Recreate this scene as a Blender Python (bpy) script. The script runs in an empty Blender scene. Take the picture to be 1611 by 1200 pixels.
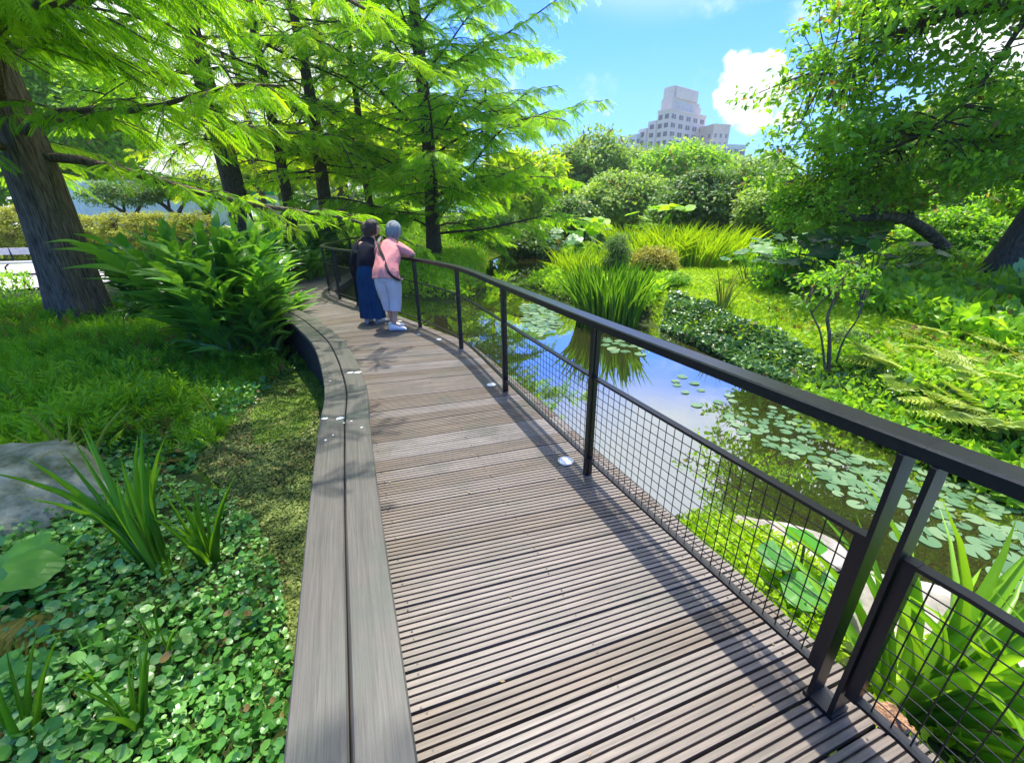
import bpy, bmesh, math, random
import numpy as np
from mathutils import Vector, Matrix
R = math.radians
random.seed(7)
C = bpy.context.scene.collection
sc = bpy.context.scene

# ---------------------------------------------------------------- camera
EYE = np.array([0.0, 0.0, 1.6])
FPX, PW, PH = 652.7, 1611.0, 1200.0
_down = np.array([27.0, -1626.0, -FPX]); _down /= np.linalg.norm(_down)
_up = -_down
_fw = np.array([0, 0, -1.0]); _Y = _fw - _up * (_fw @ _up); _Y /= np.linalg.norm(_Y)
_X = np.cross(_Y, _up)
ROT = np.array([_X, _Y, _up])
cam_d = bpy.data.cameras.new('camera'); cam = bpy.data.objects.new('camera', cam_d); C.objects.link(cam)
cam_d.sensor_width = 36; cam_d.lens = 36 * FPX / PW
cam_d.clip_start = 0.05; cam_d.clip_end = 3000
_m = Matrix([list(r) for r in ROT]).to_4x4(); _m.translation = Vector(EYE)
cam.matrix_world = _m
sc.camera = cam

def ray(px, py):
    return ROT @ np.array([px - PW / 2, -(py - PH / 2), -FPX])
def G(px, py, z=0.0):                       # where a sight line meets the level z
    r = ray(px, py); return EYE + r * (z - EYE[2]) / r[2]
def AT(px, py, y):                          # the point at distance y
    r = ray(px, py); return EYE + r * y / r[1]

# ---------------------------------------------------------------- sky and sun
SUN_EL, SUN_AZ = 72.0, 3.0                  # azimuth clockwise from +Y
w = bpy.data.worlds.new('World'); sc.world = w; w.use_nodes = True
nt = w.node_tree; nt.nodes.clear()
def wn(t, **k):
    n = nt.nodes.new(t)
    for a, b in k.items(): setattr(n, a, b)
    return n
sky = wn('ShaderNodeTexSky', sky_type='NISHITA', sun_disc=False, sun_elevation=R(SUN_EL), sun_rotation=R(SUN_AZ),
         air_density=1.0, dust_density=0.6, ozone_density=2.0)
tc = wn('ShaderNodeTexCoord')
def noise(scale, detail, rough, loc=(0, 0, 0), sc3=(1, 1, 1)):
    mp = wn('ShaderNodeMapping'); mp.inputs['Location'].default_value = loc; mp.inputs['Scale'].default_value = sc3
    n = wn('ShaderNodeTexNoise'); n.inputs['Scale'].default_value = scale; n.inputs['Detail'].default_value = detail
    n.inputs['Roughness'].default_value = rough
    nt.links.new(tc.outputs['Generated'], mp.inputs[0]); nt.links.new(mp.outputs[0], n.inputs['Vector']); return n.outputs['Fac']
def mr(v, a, b, c=0.0, d=1.0):
    n = wn('ShaderNodeMapRange', interpolation_type='SMOOTHSTEP')
    n.inputs[1].default_value = a; n.inputs[2].default_value = b; n.inputs[3].default_value = c; n.inputs[4].default_value = d
    nt.links.new(v, n.inputs[0]); return n.outputs[0]
def ma(op, a, b):
    n = wn('ShaderNodeMath', operation=op)
    for i, v in enumerate((a, b)):
        if isinstance(v, (int, float)): n.inputs[i].default_value = v
        else: nt.links.new(v, n.inputs[i])
    return n.outputs[0]
def lobe(az, el, r0, r1):                   # a soft patch of sky around one direction
    d = Vector((math.sin(R(az)) * math.cos(R(el)), math.cos(R(az)) * math.cos(R(el)), math.sin(R(el))))
    n = wn('ShaderNodeVectorMath', operation='DOT_PRODUCT'); n.inputs[1].default_value = d
    nt.links.new(tc.outputs['Generated'], n.inputs[0])
    return mr(n.outputs['Value'], math.cos(R(r1)), math.cos(R(r0)))
n1 = noise(3.2, 7, 0.62, (3.1, 0.4, 1.7), (1, 1, 1.6)); n2 = noise(11, 8, 0.6, (0.3, 2.2, 5))
puff = ma('ADD', lobe(25.6, 12.8, .8, 4.4), ma('MULTIPLY', lobe(28.0, 10.0, 1.5, 5.2), 0.9))
puff = ma('ADD', puff, ma('MULTIPLY', ma('SUBTRACT', n2, 0.5), 3.4))
puff = mr(puff, 0.66, 0.92)
left = ma('ADD', lobe(-35, 10, 12, 33), lobe(62, 22, 14, 30))
left = ma('ADD', left, ma('MULTIPLY', lobe(28, 38, 8, 24), 1.0))
cl = ma('ADD', ma('MULTIPLY', left, 0.34), n1)
cl = mr(cl, 0.56, 0.80)

sep = wn('ShaderNodeSeparateXYZ'); nt.links.new(tc.outputs['Generated'], sep.inputs[0])
hz = mr(sep.outputs['Z'], 0.0, 0.30, 0.50, 0.0)
tint = wn('ShaderNodeMix', data_type='RGBA', blend_type='MULTIPLY'); tint.inputs[0].default_value = 1.0
tint.inputs[7].default_value = (.19, .57, 1.42, 1)
nt.links.new(sky.outputs[0], tint.inputs[6])
mxh = wn('ShaderNodeMix', data_type='RGBA'); mxh.inputs[7].default_value = (1.95, 2.65, 3.2, 1)
nt.links.new(hz, mxh.inputs[0]); nt.links.new(tint.outputs[2], mxh.inputs[6])
def mixc(f, a_, c):
    n = wn('ShaderNodeMix', data_type='RGBA'); nt.links.new(f, n.inputs[0])
    if isinstance(a_, tuple): n.inputs[6].default_value = a_
    else: nt.links.new(a_, n.inputs[6])
    if isinstance(c, tuple): n.inputs[7].default_value = c
    else: nt.links.new(c, n.inputs[7])
    return n.outputs[2]
n3 = noise(19, 6, 0.55, (1.3, 4.2, 2))
pc_ = mixc(mr(n3, 0.38, 0.60), (2.9, 3.2, 3.6, 1), (4.6, 4.6, 4.6, 1))
cc_ = mixc(mr(n2, 0.35, 0.60), (3.6, 3.9, 4.3, 1), (5.6, 5.6, 5.6, 1))
col_ = mixc(cl, mxh.outputs[2], cc_)
col_ = mixc(puff, col_, pc_)
col_ = mixc(ma('MULTIPLY', lobe(18, 40, 13, 23), .85), col_, (4.4, 4.6, 4.9, 1))
fill_glow = lobe(3.0, 74.0, 8, 36)               # bright patch added out of view around the sun to fill the shade
col_ = mixc(ma('MULTIPLY', fill_glow, .85), col_, (19, 18.6, 18.0, 1))
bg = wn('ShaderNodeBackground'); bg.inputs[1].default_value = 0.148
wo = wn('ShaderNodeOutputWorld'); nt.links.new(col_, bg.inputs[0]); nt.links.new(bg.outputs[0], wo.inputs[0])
sd = bpy.data.lights.new('sun', 'SUN'); sd.energy = 3.6; sd.angle = R(0.55); sd.color = (1.0, 0.95, 0.86)
so = bpy.data.objects.new('sun', sd); C.objects.link(so)
_sv = Vector((math.sin(R(SUN_AZ)) * math.cos(R(SUN_EL)), math.cos(R(SUN_AZ)) * math.cos(R(SUN_EL)), math.sin(R(SUN_EL))))
so.rotation_euler = _sv.to_track_quat('Z', 'Y').to_euler()
so.location = (0, 0, 30)
sc.view_settings.view_transform = 'Standard'; sc.view_settings.look = 'None'
sc.view_settings.exposure = 1.08; sc.view_settings.gamma = 1; sc.view_settings.use_curve_mapping = False
cy = sc.cycles
cy.max_bounces = 9; cy.diffuse_bounces = 5; cy.glossy_bounces = 3; cy.transmission_bounces = 6; cy.transparent_max_bounces = 6
cy.caustics_reflective = False; cy.caustics_refractive = False
cy.use_denoising = True; cy.sample_clamp_indirect = 4

# ---------------------------------------------------------------- materials
def mat(name):
    m = bpy.data.materials.new(name); m.use_nodes = True
    return m, m.node_tree, m.node_tree.nodes, m.node_tree.links
def principled(name, col, rough=0.6, metal=0.0, spec=0.5, var=0.0, scale=6.0, bump=0.0, bscale=40, stretch=(1, 1, 1), col2=None, detail=6):
    m, t, N, L = mat(name); p = N['Principled BSDF']
    p.inputs['Roughness'].default_value = rough; p.inputs['Metallic'].default_value = metal
    p.inputs['Specular IOR Level'].default_value = spec
    g = N.new('ShaderNodeTexCoord'); mp = N.new('ShaderNodeMapping'); mp.inputs['Scale'].default_value = stretch
    L.new(g.outputs['Object'], mp.inputs[0])
    if var > 0 or col2:
        n = N.new('ShaderNodeTexNoise'); n.inputs['Scale'].default_value = scale; n.inputs['Detail'].default_value = detail; n.inputs['Roughness'].default_value = 0.65
        L.new(mp.outputs[0], n.inputs['Vector'])
        r = N.new('ShaderNodeValToRGB'); c2 = col2 or [c * (1 - var) for c in col]
        r.color_ramp.elements[0].position = 0.35; r.color_ramp.elements[0].color = (*c2, 1)
        r.color_ramp.elements[1].position = 0.65; r.color_ramp.elements[1].color = (*[min(1, c * (1 + var)) for c in col], 1)
        L.new(n.outputs['Fac'], r.inputs[0]); L.new(r.outputs[0], p.inputs['Base Color'])
    else: p.inputs['Base Color'].default_value = (*col, 1)
    if bump > 0:
        n = N.new('ShaderNodeTexNoise'); n.inputs['Scale'].default_value = bscale; n.inputs['Detail'].default_value = 8
        L.new(mp.outputs[0], n.inputs['Vector'])
        b = N.new('ShaderNodeBump'); b.inputs['Strength'].default_value = bump; b.inputs['Distance'].default_value = 0.02
        L.new(n.outputs['Fac'], b.inputs['Height']); L.new(b.outputs[0], p.inputs['Normal'])
    return m
def leafmat(name, c0, c1, c2, trans=0.45, tr_gain=(1.6, 1.5, 0.7), rough=0.45, spec=0.4):
    """foliage: three leaf colours spread by a per-leaf number, part of the light passing through"""
    m, t, N, L = mat(name); p = N['Principled BSDF']; out = N['Material Output']
    a = N.new('ShaderNodeAttribute'); a.attribute_name = 'tint'
    r = N.new('ShaderNodeValToRGB'); e = r.color_ramp.elements
    e[0].color = (.24, .16, .05, 1); e[0].position = .004; e[1].color = (*c2, 1); e[1].position = 1.0; y_ = e.new(.02); y_.color = (*c0, 1)
    x = e.new(0.5); x.color = (*c1, 1)
    L.new(a.outputs['Fac'], r.inputs[0]); L.new(r.outputs[0], p.inputs['Base Color'])
    p.inputs['Roughness'].default_value = rough; p.inputs['Specular IOR Level'].default_value = spec
    tl = N.new('ShaderNodeBsdfTranslucent'); g = N.new('ShaderNodeMix'); g.data_type = 'RGBA'; g.blend_type = 'MULTIPLY'; g.inputs[0].default_value = 1
    g.inputs[7].default_value = (*tr_gain, 1); L.new(r.outputs[0], g.inputs[6]); L.new(g.outputs[2], tl.inputs[0])
    mx = N.new('ShaderNodeMixShader'); mx.inputs[0].default_value = trans
    L.new(p.outputs[0], mx.inputs[1]); L.new(tl.outputs[0], mx.inputs[2]); L.new(mx.outputs[0], out.inputs[0])
    return m
M = {}
M['cypress'] = leafmat('cypress_foliage', (.12, .34, .014), (.24, .50, .018), (.42, .63, .03), .68, (1.7, 1.5, .45))
M['cypressnear'] = leafmat('near_cypress_foliage', (.11, .30, .014), (.22, .48, .018), (.40, .62, .03), .68, (1.7, 1.5, .45))
M['cypress2'] = leafmat('yellow_cypress_foliage', (.22, .41, .012), (.38, .56, .018), (.55, .67, .03), .68, (1.5, 1.35, .45))
M['broad'] = leafmat('broad_foliage', (.09, .22, .018), (.17, .37, .025), (.34, .54, .04), .58, (1.8, 1.7, .6), .38, .5)
M['dark'] = leafmat('dark_foliage', (.07, .16, .04), (.13, .25, .05), (.27, .40, .09), .35, (1.5, 1.5, .6), .45)
M['olive'] = leafmat('olive_foliage', (.16, .28, .05), (.29, .44, .08), (.46, .56, .15), .4, (1.4, 1.4, .6), .5)
M['fresh'] = leafmat('fresh_foliage', (.15, .32, .02), (.26, .48, .03), (.38, .58, .05), .5, (1.6, 1.5, .6), .5)
M['yellow'] = leafmat('yellow_foliage', (.22, .27, .02), (.38, .42, .04), (.55, .55, .06), .4, (1.3, 1.2, .5), .5)
M['rust'] = leafmat('rust_foliage', (.22, .28, .03), (.38, .38, .05), (.50, .40, .08), .4, (1.3, 1.2, .6), .5)
M['reed'] = leafmat('reed_blades', (.06, .20, .014), (.12, .32, .018), (.24, .48, .03), .45, (1.9, 1.6, .6), .35, .5)
M['ginger'] = leafmat('ginger_leaves', (.06, .20, .03), (.12, .31, .04), (.22, .44, .05), .40, (1.9, 1.7, .6), .32, .5)
M['gingerdk'] = leafmat('dark_strap_leaves', (.03, .11, .02), (.06, .18, .03), (.12, .28, .04), .35, (1.8, 1.7, .6), .3, .6)
M['grass'] = leafmat('bright_grass', (.20, .38, .015), (.34, .54, .02), (.50, .66, .03), .45, (1.4, 1.3, .4), .55)
M['feather'] = leafmat('feathery_groundcover', (.12, .28, .014), (.20, .42, .018), (.34, .55, .03), .45, (1.7, 1.6, .5), .5)
M['penny'] = leafmat('round_leaf_cover', (.055, .19, .03), (.12, .33, .055), (.30, .52, .15), .30, (1.6, 1.6, .6), .32, .55)
M['ivy'] = leafmat('shore_ivy', (.03, .09, .025), (.07, .17, .04), (.18, .32, .10), .25, (1.5, 1.5, .6), .3, .6)
M['lotus'] = leafmat('lotus_leaf', (.05, .22, .03), (.10, .34, .04), (.18, .44, .05), .45, (1.6, 1.5, .6), .35)
M['taro'] = leafmat('big_leaf', (.035, .13, .04), (.07, .21, .05), (.12, .30, .06), .35, (1.7, 1.6, .6), .42, .4)
M['fern'] = leafmat('fern_frond', (.20, .30, .04), (.32, .43, .06), (.46, .54, .10), .4, (1.4, 1.3, .6), .5)
M['fernbrown'] = leafmat('fern_brown', (.16, .17, .03), (.24, .24, .04), (.32, .30, .05), .4, (1.3, 1.2, .6), .5)
M['pad'] = leafmat('lily_pad', (.07, .15, .065), (.11, .21, .10), (.19, .28, .14), .12, (1.2, 1.3, .7), .36, .5)
M['duck'] = leafmat('duckweed', (.06, .11, .016), (.12, .18, .028), (.27, .32, .07), .1, (1, 1, 1), .6)
M['duckgreen'] = leafmat('duckweed_green', (.09, .17, .01), (.15, .27, .015), (.24, .38, .02), .15, (1.2, 1.2, .6), .6)
M['bark'] = principled('bark', (.19, .145, .105), .92, spec=.15, var=.35, scale=10, bump=1.0, bscale=14, stretch=(4, 4, .35), col2=(.045, .034, .026))
M['barkdark'] = principled('bark_dark', (.085, .068, .052), .9, spec=.15, var=.45, scale=18, bump=.8, bscale=22, stretch=(2, 2, .6))
M['barkmoss'] = principled('bark_mossy', (.11, .09, .06), .9, spec=.2, var=.4, scale=9, bump=.9, bscale=18, col2=(.03, .03, .015))
M['stem'] = principled('stem', (.10, .13, .04), .7, var=.3)
M['metal'] = principled('black_painted_steel', (.004, .0042, .006), .38, .0, .55, var=.25, scale=30)
M['metalrail'] = principled('handrail_dark_grey', (.010, .011, .014), .33, .3, .8, var=.35, scale=50, stretch=(1, 1, 1), bump=.03, bscale=200)
M['postedge'] = principled('post_side_grey', (.05, .055, .05), .3, .3, .7, var=.3, scale=40)

# ---------------------------------------------------------------- mesh helpers
def norm(a): return a / np.maximum(np.linalg.norm(a, axis=-1, keepdims=True), 1e-9)
class MB:
    def __init__(s): s.V, s.L, s.T, s.A, s.n = [], [], [], [], 0
    def add(s, V, F, tint=0.5):
        V = np.asarray(V, float).reshape(-1, 3); F = np.asarray(F, int)
        s.V.append(V); s.L.append((F + s.n).ravel()); s.T.append(np.full(len(F), F.shape[1]))
        s.A.append(np.broadcast_to(np.asarray(tint, float), (len(F),)).copy()); s.n += len(V)
    def box(s, c, size, rz=0.0, tint=.5):
        x, y, z = [d / 2 for d in size]
        V = np.array([[a, b, d] for d in (-z, z) for b in (-y, y) for a in (-x, x)])
        k, q = math.cos(rz), math.sin(rz)
        V = np.stack([V[:, 0] * k - V[:, 1] * q, V[:, 0] * q + V[:, 1] * k, V[:, 2]], 1) + np.array(c)
        s.add(V, [[0, 2, 3, 1], [4, 5, 7, 6], [0, 1, 5, 4], [2, 6, 7, 3], [0, 4, 6, 2], [1, 3, 7, 5]], tint)
    def tube(s, P, r, n=7, cap=True, tint=.5, rough=0.0, rng=None):
        P = np.asarray(P, float); k = len(P); r = np.broadcast_to(np.asarray(r, float), (k,))
        T = np.gradient(P, axis=0); T = norm(T)
        ref = np.array([1.0, 0, 0]) if abs(T[0][0]) < .8 else np.array([0, 1.0, 0])
        A = norm(np.cross(T, ref)); B = np.cross(T, A)
        ang = np.linspace(0, 2 * np.pi, n, endpoint=False)
        rr = r[:, None] * np.ones((k, n))
        if rough: rr = rr * (1 + rough * rng.normal(0, 1, (k, n)))
        V = P[:, None, :] + rr[:, :, None] * (np.cos(ang)[None, :, None] * A[:, None, :] + np.sin(ang)[None, :, None] * B[:, None, :])
        i = np.arange(k - 1)[:, None] * n; j = np.arange(n)[None, :]; j2 = (j + 1) % n
        F = np.stack([i + j, i + j2, i + n + j2, i + n + j], -1).reshape(-1, 4)
        s.add(V.reshape(-1, 3), F, tint)
    def scatter(s, TV, TF, P, D, N, S, tint):
        """copies of a small template: x along D, y sideways, z along N"""
        n, m = len(P), len(TV)
        if n == 0: return
        D = norm(D); W = norm(N - (N * D).sum(1, keepdims=True) * D); Q = np.cross(W, D)
        S = np.asarray(S, float)
        if S.ndim == 1: S = np.repeat(S[:, None], 3, 1)
        V = (P[:, None, :] + (TV[None, :, 0] * S[:, 0:1])[..., None] * D[:, None, :]
             + (TV[None, :, 1] * S[:, 1:2])[..., None] * Q[:, None, :] + (TV[None, :, 2] * S[:, 2:3])[..., None] * W[:, None, :])
        TF = np.asarray(TF, int)
        F = (TF[None] + (np.arange(n) * m)[:, None, None]).reshape(-1, TF.shape[1])
        s.add(V.reshape(-1, 3), F, np.repeat(np.clip(tint, 0, 1), len(TF)))
    def build(s, name, m, parent=None, smooth=False):
        me = bpy.data.meshes.new(name); V = np.concatenate(s.V); L = np.concatenate(s.L); T = np.concatenate(s.T); A = np.concatenate(s.A)
        me.vertices.add(len(V)); me.vertices.foreach_set('co', V.astype(np.float32).ravel())
        me.loops.add(len(L)); me.loops.foreach_set('vertex_index', L.astype(np.int32))
        me.polygons.add(len(T)); st = np.concatenate([[0], np.cumsum(T)[:-1]])
        me.polygons.foreach_set('loop_start', st.astype(np.int32)); me.polygons.foreach_set('loop_total', T.astype(np.int32))
        me.polygons.foreach_set('use_smooth', np.full(len(T), smooth))
        a = me.attributes.new('tint', 'FLOAT', 'FACE'); a.data.foreach_set('value', A.astype(np.float32))
        me.update(calc_edges=True)
        if m: me.materials.append(m)
        o = bpy.data.objects.new(name, me); C.objects.link(o)
        if parent: o.parent = parent
        return o
def tag(o, label=None, cat=None, group=None, kind=None):
    if label: o['label'] = label
    if cat: o['category'] = cat
    if group: o['group'] = group
    if kind: o['kind'] = kind
    return o
def thing(name, loc, label, cat, group=None, rz=0.0):
    o = bpy.data.objects.new(name, None); C.objects.link(o); o.location = loc; o.rotation_euler = (0, 0, rz)
    o.empty_display_size = .2
    return tag(o, label, cat, group)
def copy_tree(o, parent=None):
    c = o.copy(); C.objects.link(c); c.parent = parent
    for ch in [x for x in bpy.data.objects if x.parent == o]: copy_tree(ch, c)
    return c
def curve(P, n, closed=False):              # smooth curve through points, evenly spaced
    P = np.asarray(P, float); k = len(P)
    E = np.vstack([2 * P[0] - P[1], P, 2 * P[-1] - P[-2]]); out = []
    for i in range(1, k):
        a, b, c, d = E[i - 1], E[i], E[i + 1], E[i + 2]
        for t in np.linspace(0, 1, 24, endpoint=False):
            out.append(.5 * (2 * b + (c - a) * t + (2 * a - 5 * b + 4 * c - d) * t * t + (3 * b - a - 3 * c + d) * t ** 3))
    out.append(P[-1]); out = np.array(out)
    s = np.concatenate([[0], np.cumsum(np.linalg.norm(np.diff(out, axis=0), axis=1))])
    q = np.linspace(0, s[-1], n)
    return np.stack([np.interp(q, s, out[:, j]) for j in range(P.shape[1])], 1)
def inside(poly, X, Y):
    poly = np.asarray(poly); r = np.zeros(np.shape(X), bool)
    for i in range(len(poly)):
        x0, y0 = poly[i][:2]; x1, y1 = poly[(i + 1) % len(poly)][:2]
        if y0 == y1: continue
        c = ((y0 > Y) != (y1 > Y)) & (X < (x1 - x0) * (Y - y0) / (y1 - y0) + x0); r ^= c
    return r
def pdist(poly, X, Y):
    poly = np.asarray(poly); d = np.full(np.shape(X), 1e9)
    for i in range(len(poly)):
        a = poly[i][:2]; b = poly[(i + 1) % len(poly)][:2]; e = b - a
        t = np.clip(((X - a[0]) * e[0] + (Y - a[1]) * e[1]) / (e @ e + 1e-9), 0, 1)
        d = np.minimum(d, np.hypot(X - a[0] - t * e[0], Y - a[1] - t * e[1]))
    return d
def sm(t): t = np.clip(t, 0, 1); return t * t * (3 - 2 * t)
def vnoise(X, Y, s, seed=0):
    X = np.asarray(X) / s; Y = np.asarray(Y) / s
    xi, yi = np.floor(X).astype(int), np.floor(Y).astype(int); fx, fy = sm(X - xi), sm(Y - yi)
    def h(a, b): v = np.sin(a * 127.1 + b * 311.7 + seed * 74.7) * 43758.5453; return v - np.floor(v)
    return (h(xi, yi) * (1 - fx) + h(xi + 1, yi) * fx) * (1 - fy) + (h(xi, yi + 1) * (1 - fx) + h(xi + 1, yi + 1) * fx) * fy

# ---------------------------------------------------------------- ground
WZ = -0.45
POND = np.array([(1.2, 2.46), (1.6, 2.23), (2.05, 1.97), (2.28, 1.88), (2.6, 1.55), (3.2, .9), (4.6, 0), (8, -2), (9, -1), (6, .9), (4.4, 2.1), (3.98, 2.67), (3.74, 3.47),
    (3.52, 4.19), (3.55, 4.93), (3.38, 5.16), (3.26, 5.77), (3.11, 6.54), (2.88, 7.6), (2.6, 7.9), (2.1, 8.1), (1.5, 8.9), (1.25, 10.4), (.47, 13.0), (1.5, 14.4), (2.2, 17.5), (2.5, 23.8), (.3, 26.5), (-1.0, 21.9),
    (-1.22, 16.8), (-.67, 12.3), (-1.15, 10.7), (-1.7, 10.5), (-2.62, 11.1), (-3.63, 11.9), (-4.2, 11.2), (-4.2, 9.3), (-3.9, 7.3), (-3.5, 6.3), (-3.6, 5.4), (-3.45, 4.4), (-3.1, 3.4), (-2.4, 2.8), (-1.9, 2.3), (-1.5, 1.7), (-1.1, 1.0), (-.7, .5), (0, .9), (.6, 2.0)])
def height(X, Y, rough=True):
    X = np.asarray(X, float); Y = np.asarray(Y, float)
    ins = inside(POND, X, Y); d = pdist(POND, X, Y)
    side = X - np.interp(Y, [-5, 0, 5, 9, 13, 30], [1.2, 1.2, 0, 0, .5, 0])
    r = np.hypot(X, Y)
    left = -.30 + .20 * sm((r - 12.6) / 2.5) + 1.25 * sm((Y - 21) / 5) * sm((X + 34) / 6) * sm((-X - 1) / 3) + .9 * sm((r - 26) / 40)
    left = np.where((X > -1.6) & (Y > 9), np.minimum(left, -.15 + .02 * (Y - 9)), left)
    right = -.18 + .16 * sm(d / 2.5) + .014 * np.clip(d - 1, 0, 60)
    near = np.full_like(r, -.37)
    T = np.where(side < 0, left, right)
    T = np.where((Y < 2.6) & (X > .2) & (X < 4.5), near, T)
    h = WZ + (T - WZ) * sm(d / .7)
    h = np.where(ins, WZ - .35 * sm(d / .9), h)
    if rough: h = h + (~ins) * sm(d / .4) * (.07 * (vnoise(X, Y, .9) - .5) + .03 * (vnoise(X, Y, .3, 3) - .5))
    return h
def axis(lo, hi, step, far, g):
    a = list(np.arange(lo, hi + step / 2, step)); s = step
    while a[-1] < far: s *= g; a.append(a[-1] + s)
    s = step
    while a[0] > -far: s *= g; a.insert(0, a[0] - s)
    return np.array(a)
gx = axis(-12, 10, .12, 260, 1.2); gy = axis(-1, 24, .12, 300, 1.2)
XX, YY = np.meshgrid(gx, gy); ZZ = height(XX, YY)
g = MB(); nx, ny = len(gx), len(gy)
ii = (np.arange(ny - 1)[:, None] * nx + np.arange(nx - 1)[None]).ravel()
g.add(np.stack([XX.ravel(), YY.ravel(), ZZ.ravel()], 1), np.stack([ii, ii + 1, ii + nx + 1, ii + nx], 1))
def ground_mat():
    m, t, N, L = mat('ground_soil_and_moss'); p = N['Principled BSDF']; p.inputs['Roughness'].default_value = .95; p.inputs['Specular IOR Level'].default_value = .15
    g = N.new('ShaderNodeTexCoord'); s = N.new('ShaderNodeSeparateXYZ'); L.new(g.outputs['Object'], s.inputs[0])
    n = N.new('ShaderNodeTexNoise'); n.inputs['Scale'].default_value = 1.6; n.inputs['Detail'].default_value = 10; n.inputs['Roughness'].default_value = .7
    L.new(g.outputs['Object'], n.inputs['Vector'])
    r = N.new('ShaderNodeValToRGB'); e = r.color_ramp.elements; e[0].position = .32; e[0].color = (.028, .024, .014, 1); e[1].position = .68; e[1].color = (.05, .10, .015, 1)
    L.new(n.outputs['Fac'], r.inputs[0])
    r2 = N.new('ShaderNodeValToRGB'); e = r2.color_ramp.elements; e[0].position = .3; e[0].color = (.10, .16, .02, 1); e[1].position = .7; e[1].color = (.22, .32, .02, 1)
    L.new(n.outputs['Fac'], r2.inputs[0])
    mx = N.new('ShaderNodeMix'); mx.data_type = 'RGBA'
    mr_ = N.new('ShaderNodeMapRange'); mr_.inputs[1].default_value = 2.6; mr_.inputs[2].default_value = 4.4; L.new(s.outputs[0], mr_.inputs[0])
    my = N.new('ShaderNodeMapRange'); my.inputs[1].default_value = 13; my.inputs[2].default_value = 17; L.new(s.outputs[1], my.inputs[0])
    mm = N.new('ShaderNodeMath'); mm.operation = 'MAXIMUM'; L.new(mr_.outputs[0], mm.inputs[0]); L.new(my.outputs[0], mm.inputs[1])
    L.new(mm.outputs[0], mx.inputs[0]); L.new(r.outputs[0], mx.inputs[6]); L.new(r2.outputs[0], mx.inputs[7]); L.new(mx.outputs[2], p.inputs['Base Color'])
    b = N.new('ShaderNodeBump'); b.inputs['Strength'].default_value = .7; b.inputs['Distance'].default_value = .05
    n2 = N.new('ShaderNodeTexNoise'); n2.inputs['Scale'].default_value = 22; n2.inputs['Detail'].default_value = 6; L.new(g.outputs['Object'], n2.inputs['Vector'])
    L.new(n2.outputs['Fac'], b.inputs['Height']); L.new(b.outputs[0], p.inputs['Normal'])
    return m
tag(g.build('ground', ground_mat(), smooth=True), kind='structure')
# water
def water_mat():
    m, t, N, L = mat('pond_water'); p = N['Principled BSDF']; out = N['Material Output']
    g = N.new('ShaderNodeTexCoord')
    n = N.new('ShaderNodeTexNoise'); n.inputs['Scale'].default_value = .7; n.inputs['Detail'].default_value = 5; L.new(g.outputs['Object'], n.inputs['Vector'])
    r = N.new('ShaderNodeValToRGB'); e = r.color_ramp.elements; e[0].position = .35; e[0].color = (.022, .025, .007, 1); e[1].position = .7; e[1].color = (.048, .048, .011, 1)
    L.new(n.outputs['Fac'], r.inputs[0]); L.new(r.outputs[0], p.inputs['Base Color'])
    p.inputs['Roughness'].default_value = .5; p.inputs['Specular IOR Level'].default_value = 0
    gl = N.new('ShaderNodeBsdfGlossy'); gl.inputs['Roughness'].default_value = .012; gl.inputs[0].default_value = (.84, .88, .92, 1)
    b = N.new('ShaderNodeBump'); b.inputs['Strength'].default_value = .10; b.inputs['Distance'].default_value = .012
    n2 = N.new('ShaderNodeTexNoise'); n2.inputs['Scale'].default_value = 2.6; n2.inputs['Detail'].default_value = 3; L.new(g.outputs['Object'], n2.inputs['Vector'])
    L.new(n2.outputs['Fac'], b.inputs['Height']); L.new(b.outputs[0], gl.inputs['Normal'])
    f = N.new('ShaderNodeFresnel'); f.inputs[0].default_value = 1.45
    a = N.new('ShaderNodeMath'); a.operation = 'MULTIPLY_ADD'; a.inputs[1].default_value = .75; a.inputs[2].default_value = .44; a.use_clamp = True
    L.new(f.outputs[0], a.inputs[0])
    mx = N.new('ShaderNodeMixShader'); L.new(a.outputs[0], mx.inputs[0]); L.new(p.outputs[0], mx.inputs[1]); L.new(gl.outputs[0], mx.inputs[2]); L.new(mx.outputs[0], out.inputs[0])
    return m
wv = MB(); wv.add([(-6, -4, WZ), (10, -4, WZ), (10, 28, WZ), (-6, 28, WZ)], [[0, 1, 2, 3]])
tag(wv.build('pond_water', water_mat()), kind='structure')
# pale path at the left
pp = MB()
near_ = [G(px, py, -.08)[:2] for px, py in ((-900, 545), (-500, 505), (-200, 482), (0, 461), (120, 449), (220, 441), (320, 432), (420, 424))]
far_ = [G(px, py, -.08)[:2] for px, py in ((-900, 432), (-500, 428), (-200, 424), (0, 419), (120, 414), (220, 411), (320, 409), (420, 408))]
NE, FE = curve(near_, 80), curve(far_, 80); rows = []
for k in np.linspace(0, 1, 25):
    q = NE * (1 - k) + FE * k; rows.append(np.column_stack([q, height(q[:, 0], q[:, 1]) + .06]))
V = np.array(rows).reshape(-1, 3); a = (np.arange(24)[:, None] * 80 + np.arange(79)[None]).ravel()
pp.add(V, np.stack([a, a + 1, a + 81, a + 80], 1))
M['path'] = principled('pale_concrete', (.52, .48, .45), .85, var=.12, scale=3, bump=.2, bscale=60)
tag(pp.build('path', M['path'], smooth=True), kind='structure')

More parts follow.
